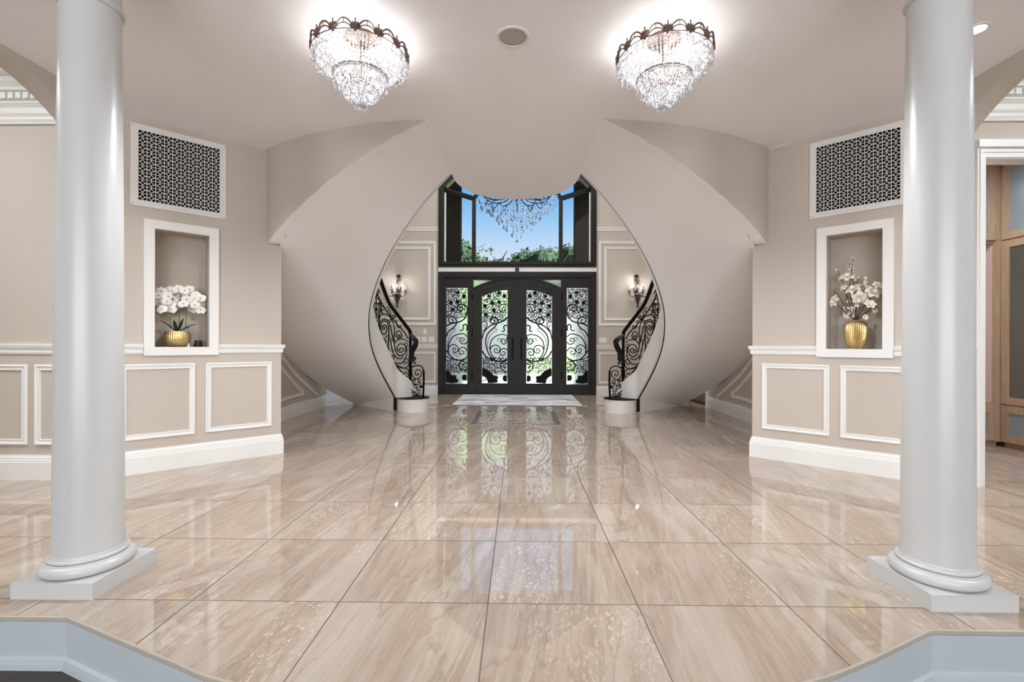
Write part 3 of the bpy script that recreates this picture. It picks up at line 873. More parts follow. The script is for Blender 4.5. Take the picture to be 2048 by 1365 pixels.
SIDE = [
 (0.012, [(118, 603), (165, 580), (220, 570), (275, 552), (315, 515), (331, 470), (330, 430), (315, 395), (280, 378), (243, 390), (230, 422), (248, 448), (277, 445), (286, 422), (268, 410), (256, 424)]),
 (0.012, [(118, 712), (138, 665), (180, 630), (210, 600), (221, 560), (205, 522), (170, 508), (142, 525), (140, 558), (165, 573), (188, 558), (180, 536), (166, 540)]),
 (0.011, [(140, 880), (135, 830), (150, 770), (185, 716), (240, 690), (295, 687), (331, 715)]),
 (0.009, [(331, 770), (305, 790), (270, 782), (255, 752), (272, 728), (298, 735), (298, 758), (280, 762), (276, 748)]),
 (0.009, [(137, 870), (142, 828), (180, 797), (222, 808), (240, 845), (220, 876), (190, 868), (182, 842), (202, 830), (214, 846), (204, 854)]),
 (0.009, [(331, 862), (302, 828), (264, 832), (244, 862), (258, 890), (285, 893), (297, 872), (280, 858), (268, 870)]),
 (0.012, [(116, 852), (150, 905), (200, 948), (260, 958), (305, 945), (331, 920)]),
 (0.009, [(116, 915), (155, 940), (200, 952)]),
 (0.011, [(300, 950), (262, 972), (247, 1010), (262, 1048), (300, 1060), (331, 1052)]),
 (0.008, [(328, 1000), (305, 992), (285, 1006), (292, 1028), (312, 1026)]),
 (0.012, [(326, 650), (330, 610), (310, 588), (288, 600), (293, 628), (278, 650), (255, 648)]),
 (0.005, [(130, 840), (135, 760), (160, 690), (195, 660), (208, 640), (195, 628), (182, 640), (192, 652)]),
 (0.005, [(220, 750), (235, 722), (258, 735), (245, 755)]),
 (0.005, [(175, 890), (200, 880), (212, 900), (192, 905)]), (0.005, [(230, 925), (225, 900), (250, 892), (262, 910), (245, 918)]),
]
SIDED = [(237, 262, 19), (298, 298, 21), (165, 367, 21), (233, 357, 21), (183, 437, 21)]
SIDEB = [[(116, 1066), (135, 1068), (155, 1085), (165, 1110), (215, 1114), (222, 1148), (240, 1163), (236, 1185), (180, 1195), (116, 1186)],
         [(280, 1115), (300, 1105), (326, 1112), (326, 1165), (295, 1168), (278, 1150)]]
def curls(n, x0, x1, z0, z1, seed, r0=0.013, r1=0.03):
    # packed fine curls filling an area
    rnd = random.Random(seed); out = []; k = 0
    while len(out) < n and k < n * 60:
        k += 1
        r = rnd.uniform(r0, r1); x = rnd.uniform(x0 + r, x1 - r); z = rnd.uniform(z0 + r, z1 - r)
        if all((x - a) ** 2 + (z - b) ** 2 > (0.92 * (r + c)) ** 2 for a, b, c, _, _ in out):
            out.append((x, z, r, rnd.uniform(0, 2 * pi), rnd.choice((-1, 1))))
    return out
def curl_pts(x, z, r, a0, dr, turns=1.6, n=14, tail=0.8):
    P = []
    for i in range(n):
        t = i / (n - 1)
        rr = r * (1 - 0.8 * t); a = a0 + dr * t * turns * 2 * pi
        P.append((x + rr * cos(a), z + rr * sin(a)))
    # tail
    tx, tz = -sin(a0) * -dr, cos(a0) * -dr
    P.insert(0, (P[0][0] + tx * r * tail, P[0][1] + tz * r * tail))
    return P
for m in (-1, 1):
    for nm, curves, discs, blobs, zone, seed in (('leaf_ironwork', LEAF, LEAFD, LEAFB, [(-0.742, -0.208, 1.55, 2.19, 150), (-0.742, -0.208, 0.44, 0.80, 85), (-0.742, -0.62, 0.26, 0.36, 2)], 3),
                                           ('sidelight_ironwork', SIDE, SIDED, SIDEB, [(-1.505, -1.06, 1.62, 2.27, 120), (-1.505, -1.06, 0.45, 0.78, 66)], 5)):
        b = MB(); Wm = lambda x, z, y: (-m * x if m > 0 else x, y, z)
        for r, pts in curves:
            pp = [dpx(p) for p in pts]
            q = spl([(p[0], p[1]) for p in pp], 5)
            b.tube([Wm(a[0], a[1], DZ - 0.004) for a in q], [r * (1.28 - 0.35 * i / len(q)) for i in range(len(q))], 5)
        iw = b.build(nm, M['iron'], door, 50)
        b = MB()
        for (x0, x1, z0, z1, n) in zone:
            for c_ in curls(n, x0, x1, z0, z1, seed + n):
                q = curl_pts(*c_)
                b.tube([Wm(a, c, DZ - 0.012) for a, c in q], 0.0046, 4)
        b.build('fine_curls', M['iron'], iw, kind='stuff')
        for x, y, r in discs:
            b = MB(); a, c = dpx((x, y)); R = r / 5.153 * 0.01065
            b.lathe([(0.001, 0.012), (R * 0.5, 0.014), (R, 0.006), (R * 0.95, 0.0), (0.001, 0.0)], (0, 0, 0), 14, rib=7, ramp=0.08)
            b.v = [(Wm(a + p[0], c + p[1], DZ - 0.02 - p[2])) for p in b.v]
            b.build('iron_flower', M['iron'], iw, 40)
        for l in blobs:
            b = MB(); b.plate([[dpx(p) for p in l]], lambda u, v, t: Wm(u, v, DZ - t), 0.0, 0.022)
            b.build('iron_leaf', M['iron'], iw)

# sensor above the door
o = MB(); o.box((-0.04, BY - 0.07, 2.622), (0.04, BY - 0.03, 2.70)); o = o.build('door_sensor', M['black'])
tag(o, 'small black sensor box on the pale band above the front door', 'sensor')

# ================================================================== ARCHED WINDOW
win = thing('window_1', (0, BY, 2.717), 'tall dark framed arched window above the front door', 'window', None, 'structure')
f = MB()
sc2 = lambda l, k, dz: [(a * k, 2.717 + (b - 2.717) * k + dz) for a, b in l]
inner = [(-1.555, 2.825), (-1.555, 4.385), (-1.30, 4.645), (-0.88, 4.99), (-0.42, 5.21), (0, 5.28), (0.42, 5.21), (0.88, 4.99), (1.30, 4.645), (1.555, 4.385), (1.555, 2.825)]
f.plate([arch, inner[::-1]], BW, 0.05, -0.12)
mid = [(-1.62, 2.768), (-1.62, 4.41), (-1.355, 4.695), (-0.915, 5.055), (-0.435, 5.28), (0, 5.35), (0.435, 5.28), (0.915, 5.055), (1.355, 4.695), (1.62, 4.41), (1.62, 2.768)]
f.plate([mid, inner[::-1]], BW, 0.075, 0.05)
f.build('window_frame', M['bronze'], win)
f = MB()
for m in (-1, 1):
    bar = lambda a, b, wd: f.tube([(m * a[0], BY + 0.0, a[1]), (m * b[0], BY + 0.0, b[1])], wd, 4)
    f.box((min(m * 0.885, m * 0.965), BY - 0.03, 2.82), (max(m * 0.885, m * 0.965), BY + 0.05, 4.20))
    bar((1.56, 4.375), (0.925, 4.18), 0.055)
    bar((0.925, 4.18), (0.80, 4.36), 0.045)
    bar((0.80, 4.36), (0.45, 4.62), 0.045)
    bar((0.45, 4.62), (0.0, 4.70), 0.045)
    bar((0.8, 4.36), (0.98, 4.95), 0.035)
f.build('mullion', M['bronze'], win)
f = MB()
for m in (-1, 1):
    f.box((min(m * 1.535, m * 1.556), BY + 0.0, 2.83), (max(m * 1.535, m * 1.556), BY + 0.08, 4.36))
f.build('edge_highlight', M['trim'], win)  # pale strips: bright highlight along the frame edge, put in as colour
f = MB(); f.add([(a, BY + 0.02, b) for a, b in inner], [tuple(range(len(inner)))]); f.build('glass_pane', M['glass'], win)

# glazed side door of the left passage
gd = thing('door_3', (-3.48, 9.0, 0), 'bluish white glazed side door glimpsed low under the left stair', 'glass door', None, 'structure')
GW = lambda u, v, t: (-3.48 + t, u, v)
f = MB(); f.plate([[(8.24, 0), (9.9, 0), (9.9, 2.3), (8.24, 2.3)], [(8.36, 0.5), (8.86, 0.5), (8.86, 2.15), (8.36, 2.15)], [(9.2, 0.5), (9.7, 0.5), (9.7, 2.15), (9.2, 2.15)]], GW, 0.0, -0.06); f.build('door_frame', M['bluewhite'], gd)
for a_ in (8.36, 9.2):
    f = MB(); f.add([GW(a_, 0.5, -0.03), GW(a_ + 0.5, 0.5, -0.03), GW(a_ + 0.5, 2.15, -0.03), GW(a_, 2.15, -0.03)], [(0, 1, 2, 3)]); f.build('glass_pane', M['sheer'], gd)
f = MB(); f.box((-3.6, 8.1, 2.3), (-3.29, 10.0, 2.9)); f.box((-3.56, 8.12, 0), (-3.42, 8.24, 2.3)); f.box((-6.0, 8.12, -0.2), (-3.5, 8.22, 3.0))
struct(f.build('wall_left_passage', M['wall']), 'beige wall and lintel around the side door under the left stair', 'wall')
# brown wooden door standing ajar in the right passage
cz = MB(); cz.box((3.275, 8.06, 0), (3.40, 8.16, 2.35)); cz.box((3.268, 8.05, 0), (3.285, 8.17, 2.35)); struct(cz.build('door_4', M['trim']), 'white door casing at the end of the curved wall under the right stair', 'door casing')
wd_ = thing('wooden_door', (3.44, 9.5, 0), 'brown wooden door low under the right stair with dark stile', 'door')
f = MB(); a0, b0 = Vector((3.28, 9.6)), Vector((3.42, 8.2)); dd = (b0 - a0).normalized(); nn = Vector((dd.y, -dd.x))
def BX(f, s0, s1, z0, z1, t0, t1):
    f.plate([[(s0, z0), (s1, z0), (s1, z1), (s0, z1)]], lambda u, v, t: ((a0 + dd * u - nn * t).x, (a0 + dd * u - nn * t).y, v), t0, t1)
BX(f, 0, 1.4, 0.03, 2.1, -0.02, 0.02); f.build('door_panel', M['walnut'], wd_)
f = MB(); BX(f, 0, 1.4, 0.0, 0.04, -0.022, 0.03); BX(f, 0.55, 0.62, 0.0, 2.1, -0.022, 0.03); f.build('door_stile', M['bronze'], wd_)

# ================================================================== STAIRS
I3 = [(-1.72, 7.62), (-1.80, 7.52), (-1.915, 7.394), (-1.955, 7.179), (-1.992, 6.952), (-2.012, 6.751), (-2.013, 6.534), (-1.984, 6.325), (-1.926, 6.113), (-1.847, 5.924), (-1.731, 5.738), (-1.597, 5.569), (-1.449, 5.418), (-1.276, 5.285), (-1.094, 5.171), (-0.897, 5.083), (-0.70, 5.03)]
def arclen(P):
    L = [0.0]
    for a, b in zip(P, P[1:]): L.append(L[-1] + (Vector(b[:2]) - Vector(a[:2])).length)
    return L
def at_len(P, L, s):
    if s <= 0: 
        return Vector(P[0]) + (Vector(P[1]) - Vector(P[0])) * (s / (L[1] - L[0]))
    for i in range(len(P) - 1):
        if L[i] <= s <= L[i + 1] + 1e-9:
            k = (s - L[i]) / (L[i + 1] - L[i]); return Vector(P[i]).lerp(Vector(P[i + 1]), k)
    return Vector(P[-1])
IA = [tuple(p) for p in spl(I3[2:], 6)]; LA = arclen(IA)          # from the foot A to the landing
IR = [tuple(p) for p in spl(I3, 6)]; LR = arclen(IR)              # rail line, starts at the newel
OW = [(-2.845, 8.271), (-2.99, 8.04), (-3.12, 7.80), (-3.205, 7.45)] + [tuple(p) for p in oin[::-1] if p[1] < 7.2 ]
OZ_ = OW; LO = arclen(OW)
def oz(u):   # outer soffit height -> length: piecewise in arc length
    pass
# outer length / height pairs: foot 0, wall contact 0.676, pier 2.0, landing 2.906
def len_where(P, L, f):
    for i in range(len(P)):
        if f(P[i]): return L[i]
    return L[-1]
l1 = len_where(OW, LO, lambda p: p[1] < 7.06)
l2 = len_where(OW, LO, lambda p: p[1] < 6.68 and p[0] < -3)
l3 = len_where(OW, LO, lambda p: p[1] < 4.56)
OTAB = [(0.0, 0.0), (0.676, l1), (0.864, l2)]
# above the pier the soffit edge follows the band height at the same plan position
for i in range(24):
    X = -2.25 + (2.25 - 0.72) * i / 23
    s = len_where(OW, LO, lambda p: p[0] > X - 1e-6 and p[1] < 5)
    # band height, shifted along the radius of the outer wall
    Y = at_len(OW, LO, s)[1]
    dx, dy = X - XC, Y - YC; l = sqrt(dx * dx + dy * dy); xo = XC + dx / l * RC
    OTAB.append((min(2.905, interp(LZ, xo)), s))
OTAB[-1] = (2.906, LO[-1])
def len_at_z(z):
    for (a, b), (c, d) in zip(OTAB, OTAB[1:]):
        if a <= z <= c + 1e-9: return b + (d - b) * (z - a) / max(1e-6, c - a)
    return LO[-1]
def soff(u, v):
    # u along the stair 0..1, v 0 = inner edge, 1 = outer edge
    zi = 0.216 + (2.906 - 0.216) * u; zo = 2.906 * u
    pi_ = at_len(IA, LA, LA[-1] * u); po = at_len(OW, LO, len_at_z(zo))
    p = Vector((pi_[0], pi_[1], zi)).lerp(Vector((po[0], po[1], zo)), v)
    return p
us = [i / 240 for i in range(241) if soff(i / 240, 1).x > -2.262 and soff(i / 240, 1).y < 5]
for m, sd in ((-1, 'left'), (1, 'right')):
    # curved beige wall over the stair opening; its pale underside follows the edge of the stair soffit
    ra, rb, rc_ = [], [], []
    for k, u in enumerate(us):
        p = soff(u, 1); d = Vector((p.x - XC, p.y - YC)).normalized()
        o_ = Vector((XC, YC)) + d * RC
        if k == 0: o_ = Vector((-2.374, 4.438))
        q = (-m * o_.x if m > 0 else o_.x, o_.y); px_ = -m * p.x if m > 0 else p.x
        ra.append((q[0], q[1], p.z)); rb.append((q[0], q[1], CZ + 0.3)); rc_.append((px_, p.y, p.z))
    cw = MB()
    cw.grid([ra, rb], mi=0); cw.grid([ra, rc_], mi=1); cw.grid([rc_, [(p[0], p[1], CZ + 0.3) for p in rc_]], mi=0)
    struct(cw.build('wall_%s_curved' % sd, [M['wall'], M['band']], smooth=40), 'curved beige wall above the %s stair opening' % sd, 'wall')
for m, sd in ((-1, 'left'), (1, 'right')):
    X_ = lambda p: (-m * p[0] if m > 0 else p[0], p[1], p[2])
    st = thing('staircase', (m * 1.9, 7.4, 0), 'white curved staircase sweeping up at %s of the foyer, smooth plaster underside' % sd, 'staircase', 'curved staircases')
    NU, NV = 72, 10
    b = MB(); rows_ = [[X_(soff(i / NU, j / NV)) for j in range(NV + 1)] for i in range(NU + 1)]
    b.grid(rows_)
    b.build('soffit', M['soffit'], st, 60)
    # inner stringer face, stringer top follows the rail
    b = MB()
    def rail_z(s):      # stringer top along rail length s (0 = newel)
        sA = LR[12]     # foot A on the rail line (6 subdivisions x 2)
        return 0.69 + (s - sA) * (2.906 - 0.216) / LA[-1] if s > sA else 0.45 + (0.24) * s / sA
    rows = []
    for i in range(len(IR)):
        s = LR[i]; sA = LR[12]
        u = max(0.0, (s - sA) / LA[-1])
        zb = 0.205 if s < sA else 0.216 + 2.697 * min(1, u)
        p = IR[i]; q = IR[min(i + 1, len(IR) - 1)] if i < len(IR) - 1 else IR[i]; r_ = IR[max(i - 1, 0)]
        d = (Vector(q) - Vector(r_)); d.normalize(); n = Vector((d.y, -d.x))
        zt = rail_z(s); o_ = n * 0.04
        rows.append([X_((p[0], p[1], zb)), X_((p[0], p[1], zt)), X_((p[0] - o_.x, p[1] - o_.y, zt)), X_((p[0] - o_.x, p[1] - o_.y, zb))])
    b.grid(rows, True)
    b.build('stringer', M['stringer'], st, 50)
    # black edge trim under the stringer with its short upright at the foot
    b = MB()
    b.tube([X_((p[0], p[1], 0.216 + 2.697 * LA[i] / LA[-1])) for i, p in enumerate(IA)], [0.012 - 0.006 * min(1, i / 40) for i in range(len(IA))], 6)
    b.box((m * 1.913 - 0.02, 7.374, 0.018), (m * 1.913 + 0.02, 7.40, 0.222))
    b.build('edge_trim', M['iron'], st)
    b = MB()
    A0 = (-1.913, 7.394, 0); B0 = (-2.845, 8.271, 0)
    b.add([X_(A0), X_(B0), X_((-2.845, 8.271, 0.004)), X_((-1.913, 7.394, 0.216))], [(0, 1, 2, 3)])
    b.build('base_panel', M['stringer'], st)
    # steps (seen only from above)
    b = MB()
    for i in range(15):
        u0, u1 = i / 15, (i + 1) / 15; zt = 0.40 + i * (3.25 - 0.40) / 14
        p = [at_len(IA, LA, LA[-1] * u0), at_len(IA, LA, LA[-1] * u1), at_len(OW, LO, len_at_z(2.906 * u1)), at_len(OW, LO, len_at_z(2.906 * u0))]
        zl = [soff(u0, 0).z, soff(u1, 0).z, soff(u1, 1).z, soff(u0, 1).z]
        vs = [X_((q[0], q[1], zt)) for q in p] + [X_((q[0], q[1], min(zt - 0.01, z_ + 0.11))) for q, z_ in zip(p, zl)]
        b.add(vs, [(0, 1, 2, 3), (0, 1, 5, 4), (1, 2, 6, 5), (2, 3, 7, 6), (3, 0, 4, 7), (4, 5, 6, 7)])
    b.build('steps', M['trim'], st)
    # rounded first step with a dark plate on top
    b = MB()
    cb = (m * 1.66, 7.51)
    b.lathe([(0.25, 0.0), (0.25, 0.2), (0.262, 0.2), (0.262, 0.205), (0.001, 0.205)], (cb[0], cb[1], 0), 40)
    o2 = [(-1.70, 7.76), (-2.5, 8.55), (-2.845, 8.271), (-1.95, 7.40)]
    b.plate([[(-m * p[0] if m > 0 else p[0], p[1]) for p in o2]], lambda u, v, t: (u, v, t), 0.0, 0.2)
    b.build('bottom_step', M['stringer'], st, 40)

    # ---------------- railing
    rg = thing('stair_railing', (m * 1.72, 7.6, 0.2), 'black wrought iron scroll railing at the foot of the %s staircase' % sd, 'railing', 'stair railings')
    def rail_pt(x, y):
        # bearing of the picture point -> position along the visible part of the rail line
        r = ray(x, y); k = r.x
        best = None
        for i in range(len(IR) - 1):
            p, q = IR[i], IR[i + 1]
            f0 = (p[0] - EYE.x) / p[1] - k; f1 = (q[0] - EYE.x) / q[1] - k
            if f0 * f1 <= 0 and f0 != f1:
                t = f0 / (f0 - f1); X = p[0] + (q[0] - p[0]) * t; Y = p[1] + (q[1] - p[1]) * t
                best = Vector((X, Y, EYE.z + r.z * Y)); break
        if best is None:
            # beyond the newel, or beyond the outermost point of the curve
            if k > (IR[0][0] - EYE.x) / IR[0][1]: Y = IR[0][1] - 0.02
            else: Y = 6.35
            best = EYE + r * Y
        return best
    ax = lambda p: (730 + p[0] / 9.75, 540 + p[1] / 9.75)
    bx = lambda p: (730 + p[0] / 8.53, 670 + p[1] / 8.53)
    def RT(mb, pts, f, r, n=5, taper=0.0, sp=True, flat=1.0, sides=6):
        P = [rail_pt(*f(p)) if not isinstance(p, tuple) or len(p) == 2 else rail_pt(*bx(p[:2])) for p in pts]
        q = spl(P, n) if sp and len(P) > 2 else P
        rr = [r * (1 - taper * i / len(q)) for i in range(len(q))]
        mb.tube([X_(p) for p in q], rr, sides)
    # handrail: from the newel up and on along the stair to the landing
    hp = [rail_pt(*ax(p)) for p in ((245, 215), (330, 400), (450, 600), (600, 830), (760, 1040), (870, 1190), (960, 1330))]
    up_ = []
    sH = None
    for i in range(len(IR)):
        if LR[i] > LR[12] + 0.55:
            up_.append(Vector((IR[i][0] + 0.0, IR[i][1], rail_z(LR[i]) + 0.86)))
    low = [rail_pt(*bx(p)) for p in ((780, 0), (850, 80), (866, 150), (835, 225), (802, 290), (790, 380), (795, 430))]
    b = MB()
    base = [p for p in hp if p.y > up_[0].y + 0.15]
    q = spl(up_[::-3][:-1] + base + low, 5)
    b.tube([X_(p) for p in q], 0.029, 8)
    b.build('handrail', M['iron'], rg, 50)
    b = MB(); N0 = rail_pt(*bx((772, 1085)))
    b.tube([X_((N0.x, N0.y, 0.2)), X_((N0.x, N0.y, 1.26))], 0.025, 4)
    b.build('newel_post', M['iron'], rg)
    b = MB()
    RT(b, [(215, 330), (250, 480), (300, 600), (400, 780), (520, 930), (640, 1080), (760, 1210), (840, 1340)], ax, 0.010)
    b.build('upper_rail', M['iron'], rg, 50)
    b = MB()
    RT(b, [(100, 790), (150, 950), (200, 1120), (262, 1330), (300, 1440), (400, 1600)], ax, 0.009)
    RT(b, [(215, 20), (300, 170), (400, 340), (500, 500), (600, 620), (700, 750), (765, 840)], bx, 0.017)
    b.build('lower_rail', M['iron'], rg, 50)
    SA = [(0.009, [(125, 640), (150, 560), (190, 540), (240, 550), (290, 600), (310, 680), (305, 760), (290, 850), (270, 930), (245, 1000), (218, 1042)]),
          (0.009, [(128, 640), (132, 760), (150, 850), (175, 900), (205, 905), (245, 870), (268, 800), (270, 720), (250, 670), (210, 645), (180, 680), (168, 750), (180, 810), (205, 820), (232, 790), (235, 750), (212, 735), (195, 765), (210, 785)]),
          (0.007, [(140, 870), (165, 935), (205, 955), (245, 930), (275, 880)]),
          (0.009, [(310, 690), (315, 780), (330, 840), (370, 868), (440, 885), (510, 950), (555, 1050), (578, 1150), (572, 1250), (560, 1360)]),
          (0.007, [(330, 725), (352, 695), (372, 720), (370, 765), (342, 788), (325, 765)]),
          (0.008, [(262, 1180), (265, 1060), (285, 940), (310, 885), (370, 866)]),
          (0.009, [(455, 1360), (462, 1250), (460, 1130), (445, 1050), (400, 1000), (345, 1010), (310, 1070), (305, 1150), (325, 1230), (365, 1262), (405, 1230), (428, 1160), (415, 1090), (370, 1070), (340, 1105), (345, 1155), (370, 1165), (385, 1130), (362, 1112)]),
          (0.009, [(285, 1180), (280, 1080), (305, 1000), (355, 960), (415, 968), (460, 1005), (492, 1090), (515, 1200), (540, 1330), (548, 1400)]),
          (0.006, [(470, 1010), (462, 985), (485, 960), (508, 985), (500, 1020), (480, 1015)]),
          (0.008, [(600, 1310), (608, 1230), (648, 1195), (695, 1215), (712, 1290), (685, 1345), (645, 1338), (628, 1300), (650, 1265), (675, 1285), (665, 1310)]),
          (0.006, [(410, 740), (440, 735), (465, 775), (455, 805), (432, 792)]),
          (0.006, [(480, 790), (500, 860), (515, 925)]), (0.006, [(612, 960), (618, 1040), (630, 1110)]),
          (0.010, [(540, 905), (560, 890), (590, 910), (585, 940), (555, 950), (540, 930)]),
          (0.007, [(640, 1075), (640, 1120), (670, 1135), (700, 1110), (698, 1075), (672, 1070)]),
          (0.010, [(235, 375), (262, 390), (270, 425), (290, 450)]),
          (0.007, [(190, 400), (170, 460), (195, 480), (215, 450), (235, 520)]), (0.007, [(170, 500), (195, 530), (225, 505), (240, 450)]),
          (0.014, [(270, 650), (300, 660), (295, 700)]), (0.014, [(225, 1060), (240, 1090), (235, 1150), (270, 1200)]), (0.012, [(290, 1200), (285, 1250), (265, 1245)])]
    SB = [(0.009, [(490, 0), (497, 100), (508, 200), (535, 300), (590, 362), (645, 345), (688, 290), (692, 215), (660, 170), (610, 155), (565, 180), (548, 235), (570, 290), (610, 302), (648, 280), (655, 245), (625, 222), (592, 235), (588, 262), (610, 265)]),
          (0.009, [(415, 0), (402, 120), (400, 230), (415, 330), (450, 420), (520, 480), (580, 492), (645, 468), (700, 380), (715, 280), (708, 190)]),
          (0.009, [(435, 60), (450, 180), (480, 310), (530, 385), (590, 410), (660, 385)]),
          (0.008, [(510, 140), (545, 95), (610, 70), (680, 82), (735, 120)]),
          (0.007, [(350, 215), (385, 180), (400, 110)]), (0.008, [(318, 90), (350, 92), (360, 128), (338, 155), (308, 148), (298, 125), (318, 112), (333, 128)]),
          (0.007, [(300, 80), (350, 50), (385, 0)]),
          (0.008, [(560, 0), (555, 30), (575, 60), (610, 55), (628, 15), (620, -20)]), (0.008, [(575, 20), (590, 35), (600, 10)]),
          (0.007, [(735, 212), (722, 165), (695, 145), (670, 165), (685, 190), (703, 178)]),
          (0.007, [(480, 430), (500, 400), (485, 362), (458, 362), (460, 388), (475, 385)]),
          (0.008, [(665, 430), (700, 410), (738, 430), (748, 490), (720, 550), (650, 565), (560, 530), (520, 500)]),
          (0.007, [(668, 435), (665, 475), (690, 495), (718, 478), (712, 455), (695, 465)]),
          (0.008, [(540, 535), (620, 565), (700, 575), (745, 620), (742, 690), (708, 716), (668, 690), (668, 655), (695, 640), (715, 660), (700, 680)]),
          (0.010, [(760, 1005), (735, 1015), (728, 1055), (745, 1085)])]
    for r, pts in SA:
        b = MB(); RT(b, pts, ax, r * 1.1, taper=0.15, sides=5); b.build('scroll', M['iron'], rg, 60)
    for r, pts in SB:
        b = MB(); RT(b, pts, bx, r * 1.1, taper=0.15, sides=5); b.build('scroll', M['iron'], rg, 60)
    # low curved end panel on the rounded step
    E0 = Vector((-1.425, 7.50)); Nn = Vector((N0.x, N0.y))
    def low_pt(x, y):
        r = ray(x, y); k = r.x
        # line N0 -> E0 bulged forward along the plate
        best = None; prev = None
        for i in range(13):
            t = i / 12; p = Nn.lerp(E0, t) + Vector((0, -1)) * 0.10 * sin(pi * t)
            fv = (p.x - EYE.x) / p.y - k
            if prev is not None and prev[0] * fv <= 0:
                tt = prev[0] / (prev[0] - fv + 1e-12); q = prev[1].lerp(p, tt); best = q; break
            prev = (fv, p)
        if best is None: best = Nn if k < (Nn.x - EYE.x) / Nn.y else E0
        Y = best.y; return Vector((best.x, Y, EYE.z + r.z * Y))
    def LT(pts, r, name='scroll', sides=5):
        b = MB(); P = [low_pt(*bx(p)) for p in pts]; q = spl(P, 5); b.tube([X_(p) for p in q], r, sides); return b.build(name, M['iron'], rg, 60)
    LT([(1000, 600), (1003, 800), (992, 1080)], 0.018, 'end_post')
    LT([(800, 560), (845, 532), (915, 525), (970, 548), (1000, 605)], 0.010)
    LT([(805, 590), (798, 660), (835, 735), (890, 752), (945, 715), (965, 655), (940, 605), (890, 598), (858, 632), (868, 680), (900, 690), (915, 668), (893, 655)], 0.008)
    for cx_, cy_, r_ in ((840, 785, 34), (930, 790, 38), (850, 880, 42), (915, 925, 46), (840, 1005, 46), (925, 1020, 40), (960, 880, 26)):
        a0_ = random.uniform(0, 6.28); pts = [(cx_ + r_ * (1 - 0.7 * i / 11) * cos(a0_ + i * 0.85), cy_ + r_ * (1 - 0.7 * i / 11) * sin(a0_ + i * 0.85)) for i in range(12)]
        LT(pts, 0.007)
    LT([(795, 930), (830, 985), (890, 1040), (950, 1050)], 0.008); LT([(800, 830), (860, 850), (930, 860), (985, 900)], 0.007)
    LT([(795, 432), (832, 436), (862, 405), (845, 385), (828, 400)], 0.012); LT([(800, 490), (828, 455), (860, 468), (852, 495), (835, 490)], 0.009)
    LT([(780, 520), (805, 540), (835, 545)], 0.008)
    b = MB(); b.lathe([(0.001, 0.205), (0.262, 0.205), (0.266, 0.21), (0.262, 0.218), (0.001, 0.218)], (m * 1.66, 7.51, 0), 40); b.build('base_plate', M['iron'], rg, 30)
    # rail continues hidden above: plain balusters keep it carried
    b = MB()
    for i in range(16, len(IR) - 1, 5):
        p = IR[i]
        if LR[i] > LR[12] + 0.6: b.tube([X_((p[0], p[1], rail_z(LR[i]) - 0.01)), X_((p[0], p[1], rail_z(LR[i]) + 0.85))], 0.008, 6)
    b.build('baluster', M['iron'], rg)

# ================================================================== COLUMNS
for (cx_, cy_, sd) in ((-1.893, 2.083, 'left'), (1.848, 2.062, 'right')):
    t = thing('column', (cx_, cy_, 0), 'tall white round column on square plinth at %s edge of the foyer step' % sd, 'column', 'foyer columns')
    b = MB(); hw = 0.172; b.plate([[(-hw, -hw), (hw, -hw), (hw, hw), (-hw, hw)]], lambda u, v, q: (cx_ + u, cy_ + v, q), 0, 0.068); b.build('plinth', M['column'], t)
    b = MB()
    prof = [(0.001, 0.068), (0.150, 0.068)]
    for i in range(11):
        a = -pi / 2 + pi * i / 10; prof.append((0.146 + 0.022 * cos(a), 0.092 + 0.024 * sin(a)))
    prof += [(0.143, 0.118), (0.143, 0.122)]
    for i in range(7):
        a = -pi / 2 + pi * i / 6; prof.append((0.136 + 0.008 * cos(a), 0.130 + 0.008 * sin(a)))
    prof += [(0.132, 0.139), (0.132, 0.144), (0.127, 0.152)]
    b.lathe(prof, (cx_, cy_, 0), 64); b.build('base', M['column'], t, 40)
    b = MB(); sh = []
    for i in range(25):
        z = 0.15 + (2.60 - 0.15) * i / 24; k = i / 24
        sh.append((0.1245 - 0.0165 * k ** 1.4 + (0.004 * (1 - k / 0.04) if k < 0.04 else 0), z))
    b.lathe(sh, (cx_, cy_, 0), 64); b.build('shaft', M['column'], t, 50)
    b = MB()
    prof = [(0.108, 2.545)]
    for i in range(9):
        a = -pi / 2 + pi * i / 8; prof.append((0.108 + 0.013 * cos(a), 2.566 + 0.014 * sin(a)))
    prof += [(0.109, 2.585), (0.109, 2.70), (0.118, 2.71), (0.13, 2.73), (0.15, 2.76), (0.158, 2.79), (0.15, 2.81)]
    b.lathe(prof, (cx_, cy_, 0), 64)
    hw = 0.17; b.box((cx_ - hw, cy_ - hw, 2.81), (cx_ + hw, cy_ + hw, CZ)); b.build('capital', M['column'], t, 40)

